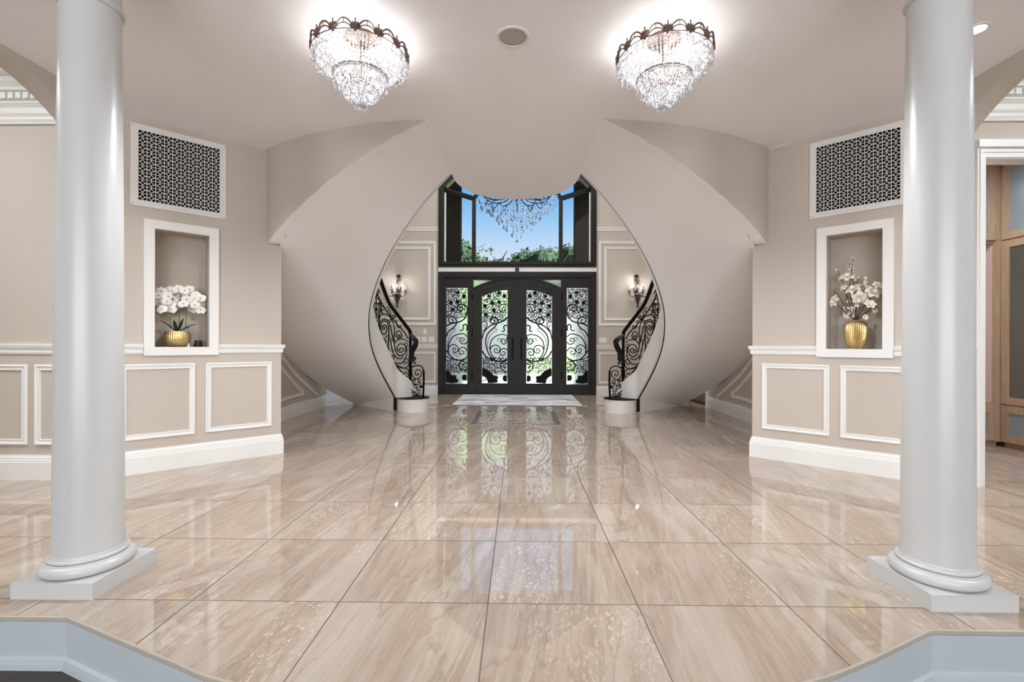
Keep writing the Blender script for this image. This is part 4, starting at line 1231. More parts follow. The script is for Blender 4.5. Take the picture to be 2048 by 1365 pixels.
# ================================================================== VENT GRILLES
for m, sd in ((-1, 'left'), (1, 'right')):
    W = WA(m)
    t = thing('vent_cover', W(0.67, 2.18, 0.0), 'large pale fretwork vent cover high on the %s angled wall' % sd, 'vent cover', 'fretwork vent covers')
    b = MB()
    b.plate([[(0.333, 2.183), (1.006, 2.183), (1.006, 2.850), (0.333, 2.850)], [(0.383, 2.232), (0.957, 2.232), (0.957, 2.804), (0.383, 2.804)]], W, 0.001, 0.010)
    b.build('frame', M['vent'], t)
    b = MB(); cell = 0.0574; rw_ = 0.0024
    for i in range(11):
        s = 0.383 + i * cell; b.plate([[(s - rw_, 2.232), (s + rw_, 2.232), (s + rw_, 2.804), (s - rw_, 2.804)]], W, 0.003, 0.008)
        z = 2.232 + i * cell * 0.9965; b.plate([[(0.383, z - rw_ * 0.8), (0.957, z - rw_ * 0.8), (0.957, z + rw_ * 0.8), (0.383, z + rw_ * 0.8)]], W, 0.0032, 0.0078)
    for i in range(11):
        for j in range(11):
            s, z = 0.383 + i * cell, 2.232 + j * cell * 0.9965
            R0, R1 = cell * 0.5 - rw_ * 0.9, cell * 0.5 + rw_ * 1.1
            ro, ri = [], []
            for k in range(25):
                a = 2 * pi * k / 24
                cl_ = lambda p: (min(0.957, max(0.383, p[0])), min(2.804, max(2.232, p[1])))
                ro.append(cl_((s + R1 * cos(a), z + R1 * sin(a)))); ri.append(cl_((s + R0 * cos(a), z + R0 * sin(a))))
            b.grid([[W(p[0], p[1], 0.008) for p in ro], [W(p[0], p[1], 0.008) for p in ri]])
            b.grid([[W(p[0], p[1], 0.008) for p in ri], [W(p[0], p[1], 0.003) for p in ri]])
    b.build('fretwork', M['vent'], t)
    for s, z in ((0.35, 2.20), (0.99, 2.20), (0.35, 2.832), (0.99, 2.832)):
        b = MB(); c = W(s, z, 0.011); b.ball(c, 0.005, 8); b.build('screw', M['speaker'], t)
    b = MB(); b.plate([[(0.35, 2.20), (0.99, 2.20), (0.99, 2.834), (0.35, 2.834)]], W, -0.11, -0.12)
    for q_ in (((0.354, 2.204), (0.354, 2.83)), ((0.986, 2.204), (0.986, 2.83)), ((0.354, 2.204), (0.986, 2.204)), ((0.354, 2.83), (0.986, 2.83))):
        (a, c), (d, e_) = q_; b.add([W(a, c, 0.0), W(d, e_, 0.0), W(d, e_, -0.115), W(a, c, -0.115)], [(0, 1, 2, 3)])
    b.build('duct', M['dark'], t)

# ================================================================== CEILING SPEAKER, DOWNLIGHT
t = thing('ceiling_speaker', (-0.008, 2.815, CZ), 'round grey ceiling speaker with white rim between the chandeliers', 'speaker')
b = MB(); b.lathe([(0.082, -0.001), (0.084, -0.006), (0.098, -0.005), (0.102, 0.0)], (-0.008, 2.815, CZ), 48); b.build('rim', M['trim'], t, 40)
b = MB(); b.lathe([(0.001, -0.005), (0.05, -0.004), (0.083, -0.002)], (-0.008, 2.815, CZ), 48); b.build('grille', M['speaker'], t, 40)
t = thing('recessed_light', (2.69, 2.77, CZ), 'small lit round recessed light in ceiling beside the right column', 'ceiling light')
b = MB(); b.lathe([(0.045, -0.001), (0.047, -0.006), (0.062, -0.004), (0.065, 0.0)], (2.69, 2.77, CZ), 32); b.build('trim_ring', M['trim'], t, 40)
b = MB(); b.lathe([(0.001, -0.004), (0.044, -0.002)], (2.69, 2.77, CZ), 32); b.build('lens', M['bulb'], t)

# ================================================================== CRYSTAL FLUSH CHANDELIERS
def crystal_light(cx_, cy_, sd):
    t = thing('crystal_chandelier', (cx_, cy_, CZ), 'tiered crystal chandelier with scalloped bronze crown, %s one near the ceiling front' % sd, 'chandelier', 'crystal ceiling chandeliers')
    Z = CZ
    R = 0.276
    P3 = lambda a, r, z: (cx_ + r * cos(a), cy_ + r * sin(a), z)
    b = MB()
    b.lathe([(0.001, Z), (0.10, Z), (0.10, Z - 0.012), (0.04, Z - 0.03), (0.012, Z - 0.035), (0.012, Z - 0.36), (0.001, Z - 0.36)], (cx_, cy_, 0), 24)
    for k in range(4):
        a = pi / 4 + k * pi / 2; b.tube([P3(a, 0.01, Z - 0.10), P3(a, R - 0.005, Z - 0.115)], 0.004, 6)
        b.tube([P3(a, 0.01, Z - 0.24), P3(a, 0.155, Z - 0.243)], 0.003, 6)
    b.build('ceiling_canopy', M['brass'], t, 40)
    # crown of arches and palmettes
    b = MB(); n = 14
    zt, zb = Z - 0.105, Z - 0.125
    for k in range(n):
        a0, a1 = 2 * pi * k / n + 0.055 - pi / 2 + pi / n, 2 * pi * (k + 1) / n - 0.055 - pi / 2 + pi / n
        for (h0, hh, rr) in ((zb + 0.012, 0.040, 0.0055), (zb + 0.0, 0.026, 0.0042)):
            pts = []
            for i in range(13):
                s = i / 12; a = a0 + (a1 - a0) * s; pts.append(P3(a, R + 0.006 * sin(pi * s), h0 + hh * sin(pi * s) ** 0.7))
            b.tube(pts, rr, 5)
        am = (a0 + a1) / 2; b.tube([P3(am, R + 0.006, zb + 0.02), P3(am, R + 0.006, zb + 0.05)], 0.0025, 5)
        # palmette between arches
        a = 2 * pi * k / n - pi / 2 + pi / n; pc = Vector(P3(a, R + 0.002, zb - 0.004)); tx = Vector((-sin(a), cos(a), 0))
        for q in range(-3, 4):
            th = q * 0.36; L_ = 0.052 - 0.006 * abs(q)
            d_ = tx * sin(th) + Vector((0, 0, 1)) * cos(th)
            b.tube([pc, pc + d_ * L_ * 0.6, pc + d_ * L_], [0.004, 0.009, 0.003], 5)
        b.ball(tuple(pc + Vector((0, 0, 0.057))), 0.006, 6); b.ball(tuple(pc + Vector((0, 0, -0.004))), 0.008, 6)
    b.build('crown', M['brass'], t, 40)
    b = MB()
    b.tube([P3(2 * pi * i / 60, R, zb - 0.002) for i in range(60)], 0.003, 5, closed=True)
    b.tube([P3(2 * pi * i / 48, 0.157, Z - 0.234) for i in range(48)], 0.0045, 6, closed=True)
    b.tube([P3(2 * pi * i / 48, 0.095, Z - 0.315) for i in range(48)], 0.003, 6, closed=True)
    b.build('ring', M['brass'], t, 40)
    # crystal strands: outer fringe and tip cone as single strands, the rest as fill
    def strand(mb, a, r0, z0, r1, z1, n, sag=0.0, br=0.0052, end=True):
        for i in range(n):
            s = (i + 0.5) / n; r = r0 + (r1 - r0) * s; z = z0 + (z1 - z0) * s - sag * sin(pi * s)
            x, y, _ = P3(a, r, 0)
            mb.octa((x, y, z), br * (0.8 + 0.4 * random.random()), 0.0105, a=random.random() * 3)
        if end:
            x, y, _ = P3(a, r1, 0); mb.drop((x, y, z1), 0.007, 0.024)
    zr = zb - 0.004
    for k in range(44):
        b = MB(); a = 2 * pi * k / 44; strand(b, a, R, zr, R, zr - 0.028 - 0.008 * (k % 2), 2); b.build('crystal_strand', M['crystal'], t)
    for k in range(40):
        b = MB(); a = 2 * pi * (k + 0.5) / 40; strand(b, a, 0.157, Z - 0.236, 0.018 + 0.01 * (k % 3), Z - 0.398, 13, sag=0.022); b.build('crystal_strand', M['crystal'], t)
    b = MB()
    for k in range(110): strand(b, 2 * pi * (k + random.random() * 0.4) / 110, R - 0.002, zr, R - 0.004, zr - 0.022 - 0.01 * random.random(), 2)
    for k in range(84): strand(b, 2 * pi * k / 84, R - 0.01, zr - 0.002, 0.158, Z - 0.234, 11, sag=0.016)
    for k in range(60): strand(b, 2 * pi * (k + 0.5) / 60, R - 0.03, zr - 0.004, 0.158, Z - 0.232, 8, sag=0.006)
    for k in range(60): strand(b, 2 * pi * k / 60, 0.150, Z - 0.236, 0.02 + 0.03 * (k % 4), Z - 0.39 + 0.022 * (k % 4), 10, sag=0.015)
    for k in range(44): strand(b, 2 * pi * k / 44, 0.157, Z - 0.246, 0.160, Z - 0.285, 3)
    for k in range(30): strand(b, 2 * pi * k / 30, 0.095, Z - 0.315, 0.098, Z - 0.345, 2)
    b.build('crystal_beads', M['crystal'], t, kind='stuff')
    b = MB(); b.ball((cx_, cy_, Z - 0.412), 0.018, 12); b.build('crystal_ball', M['crystal'], t)
    for k in range(6):
        a = 2 * pi * k / 6 + 0.3; x, y, z = P3(a, 0.14, Z - 0.135)
        b = MB(); b.ball((x, y, z), 0.012, 8, sz=1.6); b.build('bulb', M['bulb'], t, 60)
    for k in range(3):
        a = 2 * pi * k / 3 + 0.5; x, y, z = P3(a, 0.14, Z - 0.135)
        lamp('chandelier_lamp', 'POINT', (x, y, z), 1.0, (0.98, 0.98, 1.0), 0.035)
    lamp('chandelier_lamp', 'SPOT', (cx_, cy_, Z - 0.47), 72.0, (0.93, 0.97, 1.0), 0.12, spot_size=radians(165), spot_blend=0.6)
    lamp('chandelier_lamp', 'POINT', (cx_, cy_, Z - 0.25), 1.5, (1.0, 0.97, 0.92), 0.05)
    return t
crystal_light(-0.924, 2.815, 'left')
crystal_light(0.905, 2.85, 'right')

# ================================================================== HANGING CHANDELIER IN THE STAIR HALL
HX, HY, HZ = 0.0, 7.8, 3.62
t = thing('hanging_chandelier', (HX, HY, HZ), 'large crystal chandelier hanging before the arched window, half hidden by the landing', 'chandelier')
b = MB(); b.lathe([(0.001, 3.46), (0.03, 3.48), (0.05, 3.55), (0.02, 3.65), (0.04, 3.8), (0.012, 3.95), (0.012, 6.3)], (HX, HY, 0), 16); b.build('stem', M['iron'], t, 40)
for k in range(12):
    a = 2 * pi * k / 12
    b = MB(); ca, sa = cos(a), sin(a)
    q = spl([(0.03, 3.60), (0.18, 3.50), (0.36, 3.47), (0.55, 3.53), (0.66, 3.64), (0.62, 3.74), (0.54, 3.72), (0.55, 3.65)], 5)
    b.tube([(HX + p[0] * ca, HY + p[0] * sa, p[1]) for p in q], 0.009, 6)
    q = spl([(0.36, 3.47), (0.44, 3.40), (0.5, 3.42), (0.48, 3.48)], 5); b.tube([(HX + p[0] * ca, HY + p[0] * sa, p[1]) for p in q], 0.007, 5)
    b.lathe([(0.001, 3.64), (0.03, 3.65), (0.034, 3.66), (0.001, 3.66)], (HX + 0.66 * ca, HY + 0.66 * sa, 0), 10)
    b.tube([(HX + 0.66 * ca, HY + 0.66 * sa, 3.66), (HX + 0.66 * ca, HY + 0.66 * sa, 3.76)], 0.011, 8)
    b.build('arm', M['iron'], t, 50)
rnd = random.Random(4)
M['crystald'] = mat('smoky_crystal_drop', (150, 150, 160), 0.06, 0.8, spec=1.0, noise=0.1)
for k in range(72):
    a = 2.399963 * k; r = 0.70 * sqrt((k + 0.5) / 72); x, y = HX + r * cos(a), HY + r * sin(a)
    z0 = 3.50 + 0.04 * rnd.random(); z1 = 2.86 + 0.62 * (r / 0.70) ** 1.15 + 0.05 * rnd.random()
    b = MB(); z = z0
    b.tube([(x, y, z0), (x, y, z1)], 0.0012, 3)
    while z > z1 + 0.03:
        b.octa((x, y, z), 0.0075, 0.012, a=rnd.random()); z -= 0.045
    for q in range(3):
        an = rnd.random() * 6.28; b.drop((x + 0.014 * cos(an), y + 0.014 * sin(an), z1 + 0.02 - 0.02 * q), 0.013, 0.05, n=5)
    b.build('crystal_strand', M['crystald'], t)
b = MB(); b.tube([(HX, HY, 3.0), (HX, HY, 2.80)], 0.0015, 4); b.ball((HX, HY, 2.785), 0.021, 12); b.build('crystal_ball', M['crystald'], t, 60)

# ================================================================== SCONCES
for m, sd in ((-1, 'left'), (1, 'right')):
    sx_, sy_ = m * 2.525, BY
    t = thing('wall_sconce', (sx_, sy_, 2.1), 'dark crystal candelabra sconce glowing on the wall %s of the front door' % sd, 'wall light', 'candelabra sconces')
    b = MB()
    for q in range(-3, 4):
        th = q * 0.42; b.tube([(sx_, sy_ - 0.03, 2.50), (sx_ + 0.05 * sin(th), sy_ - 0.035, 2.50 + 0.055 * cos(th))], [0.008, 0.014], 6)
    b.tube([(sx_ + 0.045 * cos(i * pi / 8), sy_ - 0.03, 2.445 + 0.028 * sin(i * pi / 8)) for i in range(16)], 0.006, 6, closed=True)
    b.tube([(sx_, sy_ - 0.03, 2.50), (sx_, sy_ - 0.03, 2.42)], 0.006, 6)
    n0 = len(b.v); b.lathe([(0.001, 0), (0.05, 0), (0.05, 0.012), (0.001, 0.02)], (0, 0, 0), 20); b.v = b.v[:n0] + [(sx_ + p[0], sy_ - p[2], 2.2 + p[1]) for p in b.v[n0:]]
    b.build('backplate', M['sconce'], t, 40)
    b = MB(); b.lathe([(0.001, 1.83), (0.012, 1.85), (0.028, 1.865), (0.012, 1.88), (0.018, 1.92), (0.04, 2.0), (0.06, 2.07), (0.085, 2.12), (0.06, 2.13), (0.02, 2.15), (0.012, 2.42)], (sx_, sy_ - 0.14, 0), 10)
    b.build('drop_body', M['sconce'], t)
    for k, (dx, dz, dy) in enumerate(((-0.265, 2.17, 0.14), (0.175, 2.17, 0.14), (-0.07, 2.16, 0.30), (-0.13, 2.25, 0.10), (0.07, 2.25, 0.10))):
        b = MB(); x1, y1 = sx_ + dx + 0.04 * 0, sy_ - dy
        if m > 0: x1 = sx_ - dx
        q = spl([(sx_, sy_ - 0.14, 2.10), (sx_ + (x1 - sx_) * 0.45, (sy_ - 0.14 + y1) / 2, dz - 0.09), (sx_ + (x1 - sx_) * 0.85, y1, dz - 0.07), (x1, y1, dz)], 5)
        b.tube(q, 0.010, 6)
        b.lathe([(0.001, dz), (0.03, dz + 0.006), (0.032, dz + 0.012), (0.001, dz + 0.012)], (x1, y1, 0), 12)
        ar = b.build('arm', M['sconce'], t, 40)
        b = MB(); b.tube([(x1, y1, dz + 0.01), (x1, y1, dz + 0.06)], 0.010, 8); b.build('candle', M['sconce'], ar, 40)
        b = MB(); b.ball((x1, y1, dz + 0.072), 0.006, 8, sz=1.6); b.build('bulb', M['dimbulb'], ar, 60)
        b = MB()
        for q_ in range(5): b.drop((x1 + 0.03 * cos(q_ * 1.256), y1 + 0.03 * sin(q_ * 1.256), dz), 0.006, 0.04)
        b.build('crystal_drop', M['crystald'], ar)
    b = MB()
    for q_ in range(26):
        a = q_ * 2.4; s = q_ / 46; r = 0.03 + 0.075 * (1 - s) * (0.6 + 0.4 * random.random()); b.drop((sx_ + r * cos(a), sy_ - 0.14 + r * sin(a), 2.15 - 0.22 * s), 0.008, 0.035)
    for q_ in range(26):
        a = q_ * 2.4; s = q_ / 26; b.octa((sx_ + 0.055 * cos(a), sy_ - 0.10 + 0.05 * sin(a), 2.42 - 0.22 * s), 0.007, 0.014)
    b.build('crystal_drops', M['crystald'], t, kind='stuff')
    lamp('sconce_lamp', 'POINT', (sx_, sy_ - 0.16, 2.30), 6.5, (1.0, 0.98, 0.95), 0.02)

# ================================================================== SWITCHES, REGISTER
def plate_on_back(x, z, w_, h_, name, label, rockers):
    t = thing(name, (x, BY, z), label, 'switch')
    b = MB(); b.plate([[(x - w_ / 2, z - h_ / 2), (x + w_ / 2, z - h_ / 2), (x + w_ / 2, z + h_ / 2), (x - w_ / 2, z + h_ / 2)]], BW, 0.001, 0.007); b.build('cover_plate', M['plate'], t)
    for i in range(rockers):
        xc = x - w_ / 2 + w_ * (i + 0.5) / rockers; b = MB(); b.box((xc - 0.012, BY - 0.011, z - 0.028), (xc + 0.012, BY - 0.006, z + 0.028)); b.build('rocker', M['trim'], t)
p = atY(850, 663, BY); plate_on_back(p.x, p.z, 0.07, 0.115, 'thermostat', 'small ivory wall control, uppermost left of the front door', 1)
p = atY(836, 679.5, BY); plate_on_back(p.x, p.z, 0.09, 0.12, 'light_switch', 'ivory switch plate left of door, farthest left of the lower three', 1)
p = atY(848.5, 679.5, BY); plate_on_back(p.x, p.z, 0.115, 0.12, 'light_switch', 'ivory switch plate left of door, middle of the lower three', 3)
p = atY(863, 679.5, BY); plate_on_back(p.x, p.z, 0.115, 0.12, 'light_switch', 'ivory switch plate left of door, nearest the door frame', 2)
p = atY(1206, 681, BY); plate_on_back(p.x, p.z, 0.165, 0.115, 'light_switch', 'wide ivory switch plate on the wall right of the front door', 3)
t = thing('wall_register', (2.42, BY, 0.4), 'small grey wall register behind the right stair railing', 'vent')
b = MB(); p = atY(1259, 753, BY); b.plate([[(p.x - 0.085, p.z - 0.06), (p.x + 0.085, p.z - 0.06), (p.x + 0.085, p.z + 0.06), (p.x - 0.085, p.z + 0.06)]], BW, 0.0, 0.008)
b.build('frame', M['speaker'], t)
b = MB()
for i in range(6): b.box((p.x - 0.07, BY - 0.012, p.z - 0.045 + i * 0.016), (p.x + 0.07, BY - 0.006, p.z - 0.038 + i * 0.016))
b.build('louvre', M['plate'], t)

# ================================================================== RUG AND MOSAIC
b = MB(); b.plate([[(-1.13, 8.19), (1.15, 8.13), (1.16, 9.93), (-1.13, 9.93)]], lambda u, v, q: (u, v, q), 0.001, 0.010)
t = thing('entry_rug', (0, 9.0, 0), 'flat white marbled rug with dark edge before the front door', 'rug')
b.build('pile', M['rug'], t)
b = MB(); b.plate([[(-1.137, 8.182), (1.157, 8.122), (1.167, 9.937), (-1.137, 9.937)]], lambda u, v, q: (u, v, q), 0.0005, 0.0075); b.build('edge_binding', M['black'], t)
t = thing('mosaic_inlay', (0, 6.9, 0), 'rectangular mosaic inlay in the floor, grey bordered, before the rug', 'mosaic')
fr_ = lambda a, b_, c, d: [(a, c), (b_, c), (b_, d), (a, d)]
F_ = lambda u, v, q: (u, v, q)
b = MB(); b.plate([fr_(-0.605, 0.605, 6.24, 7.52), fr_(-0.53, 0.53, 6.32, 7.44)], F_, -0.001, 0.0012); b.plate([fr_(-0.36, 0.36, 6.50, 7.26), fr_(-0.32, 0.32, 6.54, 7.22)], F_, -0.001, 0.0012); b.build('border', M['mosaicd'], t)
b = MB(); b.plate([fr_(-0.53, 0.53, 6.32, 7.44), fr_(-0.36, 0.36, 6.50, 7.26)], F_, -0.001, 0.001); b.plate([fr_(-0.32, 0.32, 6.54, 7.22)], F_, -0.001, 0.001); b.build('field', M['mosaic'], t)

# ================================================================== ORCHIDS (left niche)
Wl, Wr = WA(-1), WA(1)
NZ = 1.0335
oc = Vector(Wl(0.68, NZ, -0.105)); oc.z = NZ
t = thing('potted_orchid', tuple(oc), 'white orchids in round gold ribbed bowl inside the left wall niche', 'potted plant')
b = MB(); prof = [(0.001, 0), (0.052, 0.0), (0.074, 0.014), (0.094, 0.045), (0.100, 0.078), (0.097, 0.108), (0.086, 0.135), (0.080, 0.135), (0.088, 0.110), (0.088, 0.10), (0.001, 0.10)]
b.lathe(prof, tuple(oc), 144, rib=36, ramp=0.018); bowl = b.build('bowl', M['gold'], t, 60)
rnd = random.Random(11)
side = Vector(Wl(1, 0, 0)) - Vector(Wl(0, 0, 0)); side.normalize()          # along the wall (towards the picture's left)
outw = Vector(Wl(0, 0, 1)) - Vector(Wl(0, 0, 0)); outw.normalize()
def leafblade(mb, a, dirv, L_, wd, rise, droop, n=8):
    rows = []; s = dirv.cross(Vector((0, 0, 1))).normalized()
    for i in range(n + 1):
        k = i / n; p = a + dirv * L_ * k + Vector((0, 0, rise * k - droop * k * k)); w_ = wd * sin(pi * min(1, k * 0.92 + 0.08)) ** 0.7
        rows.append([p - s * w_, p - Vector((0, 0, w_ * 0.35)), p + s * w_])
    mb.grid(rows); mb.grid([[q + Vector((0, 0, 0.002)) for q in r] for r in rows])
top = oc + Vector((0, 0, 0.12))
for (u, o_, L_, rise, dr) in ((1.0, 0.2, 0.13, 0.16, 0.05), (0.35, 0.5, 0.05, 0.13, 0.02), (-0.5, 0.5, 0.06, 0.15, 0.02), (-1.0, 0.3, 0.15, 0.14, 0.06), (-0.9, -0.2, 0.10, 0.10, 0.05)):
    b = MB(); leafblade(b, top, (side * u + outw * o_).normalized(), L_, 0.016, rise, dr); b.build('leaf', M['leafd'], t, 60)
def orchid(mb, c, facing, r, roll):
    f_ = facing.normalized(); a = f_.cross(Vector((0, 0, 1))).normalized(); up = a.cross(f_)
    def petal(ang, L_, wd):
        d_ = a * cos(ang) + up * sin(ang); s_ = d_.cross(f_)
        rows = []
        for i in range(6):
            k = i / 5; w_ = wd * (sin(pi * (0.10 + 0.86 * k)) ** 0.8)
            p = c + d_ * L_ * k + f_ * (0.10 * r * sin(pi * k) - 0.12 * r * k * k)
            rows.append([p - s_ * w_, p + f_ * 0.05 * r, p + s_ * w_])
        mb.grid(rows)
    petal(roll + 0.12, r, r * 0.62); petal(roll + pi - 0.12, r, r * 0.62)
    petal(roll + pi / 2, r * 0.92, r * 0.38); petal(roll - 0.85, r * 0.9, r * 0.36); petal(roll - 2.29, r * 0.9, r * 0.36)
def lipm(mb, c, facing, r):
    mb.ball(tuple(c + facing.normalized() * 0.006), r * 0.18, 6)
spots = []
def onP(px_, py_, off):
    # picture point on a plane parallel to the wall, 'off' behind the wall face
    r = ray(px_, py_); n2 = Vector((-Wn.x, Wn.y)); c0 = Vector((-Wc.x, Wc.y)) + n2 * off
    k = ((c0.x - EYE.x) * n2.x + (c0.y - EYE.y) * n2.y) / (r.x * n2.x + r.y * n2.y)
    return EYE + r * k
ox = lambda p: (270 + p[0] / 4.547, 430 + p[1] / 4.547)
for i, p in enumerate([(215, 735), (240, 695), (222, 800), (245, 860), (300, 690), (300, 740), (290, 790), (330, 860), (325, 820), (375, 715), (395, 675), (350, 770), (365, 830), (420, 745), (440, 810), (450, 690), (495, 680), (505, 740), (470, 770), (540, 760), (520, 860), (555, 730), (600, 760), (595, 820), (545, 820), (598, 868), (335, 690), (470, 720)]):
    off = 0.105 + rnd.uniform(-0.055, 0.05); c = onP(*ox(p), off)
    fc = (-Vector((c.x, c.y, 0)).normalized() + side * rnd.uniform(-0.5, 0.5) + Vector((0, 0, rnd.uniform(-0.3, 0.2))))
    b = MB(); orchid(b, c, fc, 0.043, rnd.uniform(-0.5, 0.5)); bl = b.build('blossom', M['petal'], t, 80)
    b = MB(); lipm(b, c, fc, 0.034); b.build('lip', M['lip'], bl, 60)
for pts in ([(322, 1035), (322, 900), (340, 760), (260, 700)], [(400, 1035), (405, 860), (410, 730), (380, 680)], [(460, 1035), (472, 850), (490, 740), (560, 740)]):
    b = MB(); q = spl([onP(*ox(p), 0.11) for p in pts], 6); b.tube(q, 0.0032, 6)
    b.build('stem', M['stemg'], t, 60)
b = MB()
for p in ((285, 905), (300, 890), (385, 890), (428, 862), (520, 915), (530, 945), (425, 815)): b.ball(tuple(onP(*ox(p), 0.09)), 0.0065, 6, sz=1.3)
b.build('bud', M['stemg'], t, 60)

c = Vector(Wl(0.525, NZ, -0.11)); c.z = NZ
t = thing('tealight_cup', tuple(c), 'small black tapered cup beside the orchid bowl in left niche', 'cup')
b = MB(); b.lathe([(0.001, 0), (0.031, 0), (0.034, 0.005), (0.025, 0.058), (0.022, 0.058), (0.027, 0.012), (0.001, 0.012)], tuple(c), 32); b.build('cup_body', M['black'], t, 50)
c = Vector(Wl(0.602, NZ, -0.07)); c.z = NZ
b = MB(); b.lathe([(0.001, 0), (0.010, 0), (0.011, 0.004), (0.0045, 0.028), (0.001, 0.036)], tuple(c), 16); o = b.build('ornament', M['petal'], None, 50)
tag(o, 'tiny white cone ornament between the orchid bowl and black cup', 'ornament')

# ================================================================== MAGNOLIAS (right niche)
vc = Vector(Wr(0.655, NZ, -0.11)); vc.z = NZ
t = thing('flower_vase', tuple(vc), 'tall gold ribbed vase of white magnolia branches inside the right wall niche', 'vase')
b = MB(); prof = [(0.001, 0), (0.05, 0), (0.052, 0.008), (0.062, 0.03), (0.078, 0.09), (0.084, 0.15), (0.084, 0.185), (0.076, 0.215), (0.06, 0.23), (0.052, 0.236), (0.048, 0.236), (0.054, 0.228), (0.066, 0.21), (0.001, 0.2)]
b.lathe(prof, tuple(vc), 144, rib=36, ramp=0.028); b.build('vase_body', M['gold'], t, 60)
def onR(px_, py_, off):
    r = ray(px_, py_); n2 = Vector((Wn.x, Wn.y)); c0 = Vector((Wc.x, Wc.y)) + n2 * off
    k = ((c0.x - EYE.x) * n2.x + (c0.y - EYE.y) * n2.y) / (r.x * n2.x + r.y * n2.y)
    return EYE + r * k
rx = lambda p: (1600 + p[0] / 4.55, 430 + p[1] / 4.55)
rnd = random.Random(21)
BR = [[(500, 955), (470, 800), (455, 640), (465, 520), (435, 430)], [(510, 955), (500, 800), (480, 560), (475, 460), (485, 400)], [(500, 955), (440, 780), (390, 620), (345, 505)],
      [(495, 955), (420, 850), (350, 740), (305, 690)], [(505, 955), (520, 800), (515, 640), (540, 575)], [(510, 955), (560, 800), (590, 690), (585, 570)],
      [(515, 955), (590, 820), (650, 740), (690, 690)], [(520, 955), (600, 890), (660, 840), (720, 845)], [(520, 955), (620, 880), (690, 880)], [(490, 955), (430, 900), (370, 850), (330, 800)],
      [(500, 955), (460, 880), (420, 780), (430, 640)], [(515, 955), (540, 860), (560, 760)], [(505, 955), (470, 860), (500, 700), (500, 570)], [(600, 600), (590, 630), (580, 700)], [(640, 850), (665, 815), (680, 810)]]
for i, pts in enumerate(BR):
    b = MB(); o0 = 0.11; o1 = 0.11 + rnd.uniform(-0.06, 0.06)
    P = [onR(*rx(p), o0 + (o1 - o0) * k / (len(pts) - 1)) for k, p in enumerate(pts)]
    q = spl(P, 6); q = [v + Vector((rnd.uniform(-1, 1), rnd.uniform(-1, 1), rnd.uniform(-1, 1))) * 0.0015 for v in q]
    b.tube(q, [0.0034 - 0.0016 * k / len(q) for k in range(len(q))], 5)
    for v in q[4::3]: b.tube([v, v + Vector((rnd.uniform(-1, 1), rnd.uniform(-1, 1), rnd.uniform(0.3, 1))) * 0.013], 0.0014, 4)
    b.build('branch', M['twig'], t)
def magnolia(mb, c, up, r, n=7, open_=0.9):
    up = up.normalized(); a = up.orthogonal().normalized(); bb_ = up.cross(a)
    for ring, (nn_, op, rr) in enumerate(((n, open_, 1.0), (3, open_ * 0.45, 0.75))):
        for k in range(nn_):
            an = 2 * pi * k / nn_ + ring * 0.5; d_ = a * cos(an) + bb_ * sin(an); s_ = d_.cross(up)
            rows = []
            for i in range(7):
                s = i / 6; w_ = 0.38 * r * rr * sin(pi * (0.07 + 0.88 * s)) ** 0.75
                th = op * (0.35 + 0.75 * s)
                p = c + (d_ * sin(th) + up * cos(th)) * r * rr * s
                rows.append([p - s_ * w_ + up * w_ * 0.25, p, p + s_ * w_ + up * w_ * 0.25])
            mb.grid(rows)
FL = [((435, 575), (0.0, 1), 0.060, 1.25), ((495, 690), (-0.4, 1), 0.068, 1.2), ((545, 750), (0.2, -0.4), 0.068, 1.45), ((650, 715), (0.7, 0.6), 0.068, 1.15), ((330, 790), (-0.8, 0.3), 0.062, 1.1),
      ((625, 830), (0.5, 0.6), 0.055, 0.9), ((700, 650), (0.5, 0.8), 0.045, 1.1), ((405, 665), (-0.4, 0.6), 0.034, 1.2), ((585, 935), (0.6, 0.2), 0.030, 0.9), ((530, 795), (0.0, -1.0), 0.045, 0.5)]
sideR = Vector(Wr(1, 0, 0)) - Vector(Wr(0, 0, 0)); sideR.normalize(); outR = Vector(Wr(0, 0, 1)) - Vector(Wr(0, 0, 0)); outR.normalize()
for (p, (dx, dz), r, op) in FL:
    c = onR(*rx(p), 0.085 + rnd.uniform(-0.02, 0.02)); b = MB()
    magnolia(b, c, sideR * dx + Vector((0, 0, dz)) + outR * 0.9, r, 6, op); bl = b.build('blossom', M['petalw'], t, 80)
    b = MB(); b.ball(tuple(c + outR * 0.006 + Vector((0, 0, 0.004))), r * 0.14, 8, sz=1.5); b.build('stamen', M['lip'], bl, 60)
b = MB()
for (x0, y0, x1, y1, n) in ((430, 390, 490, 480, 16), (325, 495, 345, 520, 4), (345, 560, 375, 600, 8), (445, 470, 490, 530, 12), (575, 560, 605, 670, 18), (395, 840, 495, 945, 46), (500, 560, 540, 600, 5), (470, 780, 500, 860, 10), (660, 870, 700, 890, 6), (370, 650, 400, 690, 6), (420, 780, 440, 800, 3), (575, 600, 610, 640, 8)):
    for _ in range(n):
        c = onR(*rx((rnd.uniform(x0, x1), rnd.uniform(y0, y1))), 0.10 + rnd.uniform(-0.04, 0.03)); b.ball(tuple(c), rnd.uniform(0.004, 0.0075), 6, sz=1.5)
b.build('bud', M['petalw'], t, 60, kind='stuff')

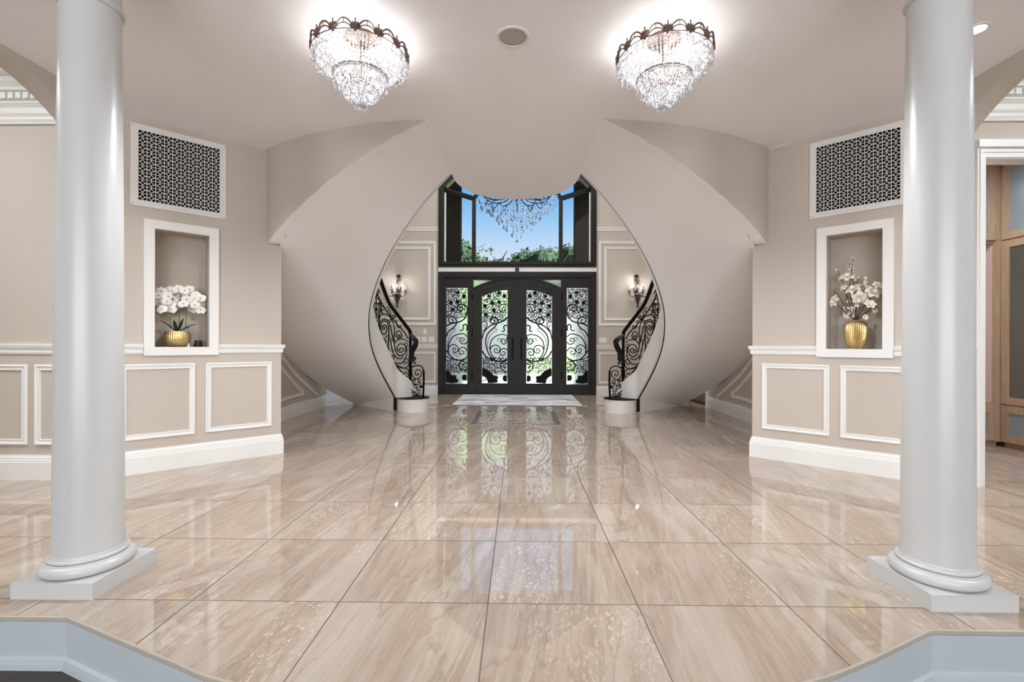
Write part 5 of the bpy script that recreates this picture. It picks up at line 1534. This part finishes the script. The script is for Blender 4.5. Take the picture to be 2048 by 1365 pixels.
# ================================================================== CLOSET CABINETS (right doorway)
def panel_door(par, W, u0, u1, v0, v1, glassm, name='door', rail=0.075):
    b = MB(); b.plate([[(u0, v0), (u1, v0), (u1, v1), (u0, v1)], [(u0 + rail, v0 + rail), (u1 - rail, v0 + rail), (u1 - rail, v1 - rail), (u0 + rail, v1 - rail)]], W, 0.0, 0.02)
    d_ = b.build(name, M['oak'], par)
    b = MB(); b.plate([[(u0 + rail, v0 + rail), (u1 - rail, v0 + rail), (u1 - rail, v1 - rail), (u0 + rail, v1 - rail)]], W, 0.004, 0.009); b.build('glass_panel', glassm, d_)
    return d_
t = thing('closet_cabinet', (4.7, 5.05, 0), 'pale oak cabinet with open niche, straight behind the closet doorway', 'cabinet')
Wk = lambda u, v, q: (u, 5.03 - q, v)
b = MB()
b.box((5.06, 5.03, 0.05), (5.14, 5.45, 3.0)); b.box((3.9, 5.035, 2.15), (5.06, 5.45, 2.19)); b.box((3.9, 5.035, 0.44), (5.06, 5.45, 0.47)); b.box((3.85, 5.03, 0.05), (3.92, 5.45, 3.0)); b.box((3.9, 5.05, 0.0), (5.1, 5.4, 0.06))
b.build('carcass', M['oak'], t)
b = MB(); b.box((3.92, 5.43, 0.47), (5.06, 5.45, 2.15)); b.box((5.045, 5.06, 0.47), (5.06, 5.45, 2.15)); b.build('lining', M['nichein'], t)
panel_door(t, Wk, 4.50, 5.055, 2.18, 2.98, M['frost']); panel_door(t, Wk, 3.93, 4.49, 2.18, 2.98, M['frost'])
panel_door(t, Wk, 4.50, 5.055, 0.07, 0.445, M['frost']); panel_door(t, Wk, 3.93, 4.49, 0.07, 0.445, M['frost'])
t = thing('closet_cabinet', (5.13, 4.5, 0), 'pale oak cabinet with tall smoky glass door along right closet wall', 'cabinet')
Wk2 = lambda u, v, q: (5.14 - q, u, v)
b = MB(); b.box((5.14, 4.0, 0.05), (5.5, 5.03, 3.0)); b.box((5.17, 4.0, 0.0), (5.5, 5.03, 0.06)); b.build('carcass', M['oak'], t)
panel_door(t, Wk2, 4.45, 5.02, 2.18, 2.98, M['frost']); panel_door(t, Wk2, 4.45, 5.02, 0.455, 2.165, M['frostd']); panel_door(t, Wk2, 4.45, 5.02, 0.06, 0.44, M['frost'])
bp_ = atY(1966, 760, 5.2)
t = thing('hanging_bag', (bp_.x, 5.2, bp_.z), 'brown cloth bag hanging in the open niche of the closet cabinet', 'bag')
b = MB(); rows = []
for i in range(9):
    k = i / 8; w_ = 0.015 + 0.075 * k ** 0.8; rows.append([(bp_.x - 0.02 + 0.02 * k + w_ * cos(a), 5.2 + 0.045 * sin(a) * (0.3 + 0.7 * k), bp_.z + 0.14 - 0.27 * k + 0.008 * sin(3 * a + i)) for a in [2 * pi * j / 14 for j in range(14)]])
b.grid(rows, True); b.add(rows[-1], [tuple(range(14))]); b.build('bag_body', M['bag'], t, 60)
b = MB(); b.tube([(bp_.x - 0.02, 5.2, bp_.z + 0.14), (bp_.x - 0.03, 5.2, bp_.z + 0.35), (bp_.x - 0.03, 5.2, bp_.z + 0.62)], 0.004, 6); b.build('strap', M['bag'], t)

# ================================================================== OUTDOORS
b = MB(); b.plate([[(-120, 10.6), (120, 10.6), (120, 160), (-120, 160)]], F_, -0.25, -0.3); b.plate([[(-120, -8), (-9.05, -8), (-9.05, 10.6), (-120, 10.6)]], F_, -0.25, -0.3); struct(b.build('ground_lawn', M['grass']), 'green lawn outside the front door', 'lawn')
b = MB(); b.plate([[(-60, 10.2), (60, 10.2), (60, 17), (-60, 17)]], F_, -0.12, -0.25); struct(b.build('ground_driveway', M['asphalt']), 'pale driveway outside the front door', 'driveway')
for m, sd in ((-1, 'left'), (1, 'right')):
    p0, p1 = (-1.83, -1.47) if m < 0 else (1.47, 1.83)
    t = thing('portico_post', ((p0 + p1) / 2, 12.2, 0), 'dark square portico post outside the window at %s' % sd, 'post', 'portico posts')
    b = MB(); b.box((p0, 12.0, -0.12), (p1, 12.36, 5.62)); b.build('post_shaft', M['post'], t)
    b = MB(); b.box((p0 - 0.06, 11.94, -0.12), (p1 + 0.06, 12.42, 0.15)); b.build('post_base', M['post'], t)
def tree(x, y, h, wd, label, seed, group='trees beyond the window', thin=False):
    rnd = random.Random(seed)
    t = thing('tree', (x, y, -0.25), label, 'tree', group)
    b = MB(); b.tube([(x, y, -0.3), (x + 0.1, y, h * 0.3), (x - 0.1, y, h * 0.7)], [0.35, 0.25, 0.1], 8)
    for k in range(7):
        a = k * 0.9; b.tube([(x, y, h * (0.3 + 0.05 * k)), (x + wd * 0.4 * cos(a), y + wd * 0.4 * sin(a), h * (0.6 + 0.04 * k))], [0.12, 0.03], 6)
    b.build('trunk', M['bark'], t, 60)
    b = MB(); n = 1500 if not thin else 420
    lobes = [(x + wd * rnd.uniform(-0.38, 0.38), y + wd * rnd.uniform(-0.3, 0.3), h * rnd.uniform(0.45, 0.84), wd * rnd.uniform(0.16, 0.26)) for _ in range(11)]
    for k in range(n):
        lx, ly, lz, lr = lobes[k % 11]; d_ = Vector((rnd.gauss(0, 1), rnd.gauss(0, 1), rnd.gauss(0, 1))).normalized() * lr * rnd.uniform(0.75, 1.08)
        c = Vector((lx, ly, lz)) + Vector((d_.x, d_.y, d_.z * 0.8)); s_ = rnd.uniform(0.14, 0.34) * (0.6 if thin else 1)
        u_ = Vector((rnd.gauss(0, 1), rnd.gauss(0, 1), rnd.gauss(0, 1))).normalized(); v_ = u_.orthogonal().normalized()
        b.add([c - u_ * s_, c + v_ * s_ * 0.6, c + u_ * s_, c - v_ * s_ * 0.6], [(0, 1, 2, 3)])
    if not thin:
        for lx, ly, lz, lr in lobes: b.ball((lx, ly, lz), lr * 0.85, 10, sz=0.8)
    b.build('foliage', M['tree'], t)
def zat(y_px, Y): return EYE.z + (690.7 - y_px) / FPX * Y
for i, (px_, ypx, Y, wd, lb) in enumerate(((930, 486, 30, 3.0, 'thin airy tree at the far left of the window'), (975, 487, 38, 6.4, 'rounded green tree left of the window centre'), (1010, 500, 66, 10.0, 'low broad tree behind the window centre, on the left'),
                                         (1050, 497, 56, 9.0, 'low broad green tree behind the window centre'), (1093, 487, 47, 8.2, 'tallest round green tree right of the window centre'), (1140, 500, 76, 11.0, 'green tree at the right window bay'), (1180, 505, 88, 13, 'low green tree at the far right, behind the portico post'), (890, 508, 80, 11, 'low green tree at the far left, behind the portico post'))):
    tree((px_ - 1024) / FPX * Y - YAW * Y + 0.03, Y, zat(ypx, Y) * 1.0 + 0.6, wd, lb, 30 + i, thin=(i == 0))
t = thing('portico_roof', (0, 11.3, 5.62), 'flat portico roof resting on the posts outside the window', 'roof')
b = MB(); b.box((-3.2, 10.25, 5.62), (3.2, 12.6, 6.0)); b.box((-3.3, 10.25, 6.0), (3.3, 12.7, 6.1)); b.build('roof_slab', M['post'], t)
t = thing('hedge', (-6, 19, -0.2), 'long bright green hedge outside left, blurred in the door glass', 'hedge')
b = MB(); rnd = random.Random(77); rows = []
for i in range(60):
    x = -14 + i * 0.24; hh = 3.4 + 0.25 * rnd.random(); rows.append([(x, 18.2 + 0.2 * rnd.random(), -0.25), (x, 18.0 + 0.2 * rnd.random(), hh * 0.5), (x, 18.3 + 0.2 * rnd.random(), hh), (x, 19.6, hh + 0.1 * rnd.random()), (x, 20, -0.25)])
b.grid(rows); b.build('foliage', M['hedge'], t, 60)
# clipped shrubs beside the drive, seen blurred through the door glass
for i, (x, y, r, lb) in enumerate(((-0.6, 15.6, 1.15, 'rounded green shrub outside, straight behind the front door'), (-3.2, 15.6, 1.2, 'rounded green shrub outside, beyond the left sidelight'), (-5.9, 15.6, 1.2, 'rounded green shrub outside, farthest left of the row'))):
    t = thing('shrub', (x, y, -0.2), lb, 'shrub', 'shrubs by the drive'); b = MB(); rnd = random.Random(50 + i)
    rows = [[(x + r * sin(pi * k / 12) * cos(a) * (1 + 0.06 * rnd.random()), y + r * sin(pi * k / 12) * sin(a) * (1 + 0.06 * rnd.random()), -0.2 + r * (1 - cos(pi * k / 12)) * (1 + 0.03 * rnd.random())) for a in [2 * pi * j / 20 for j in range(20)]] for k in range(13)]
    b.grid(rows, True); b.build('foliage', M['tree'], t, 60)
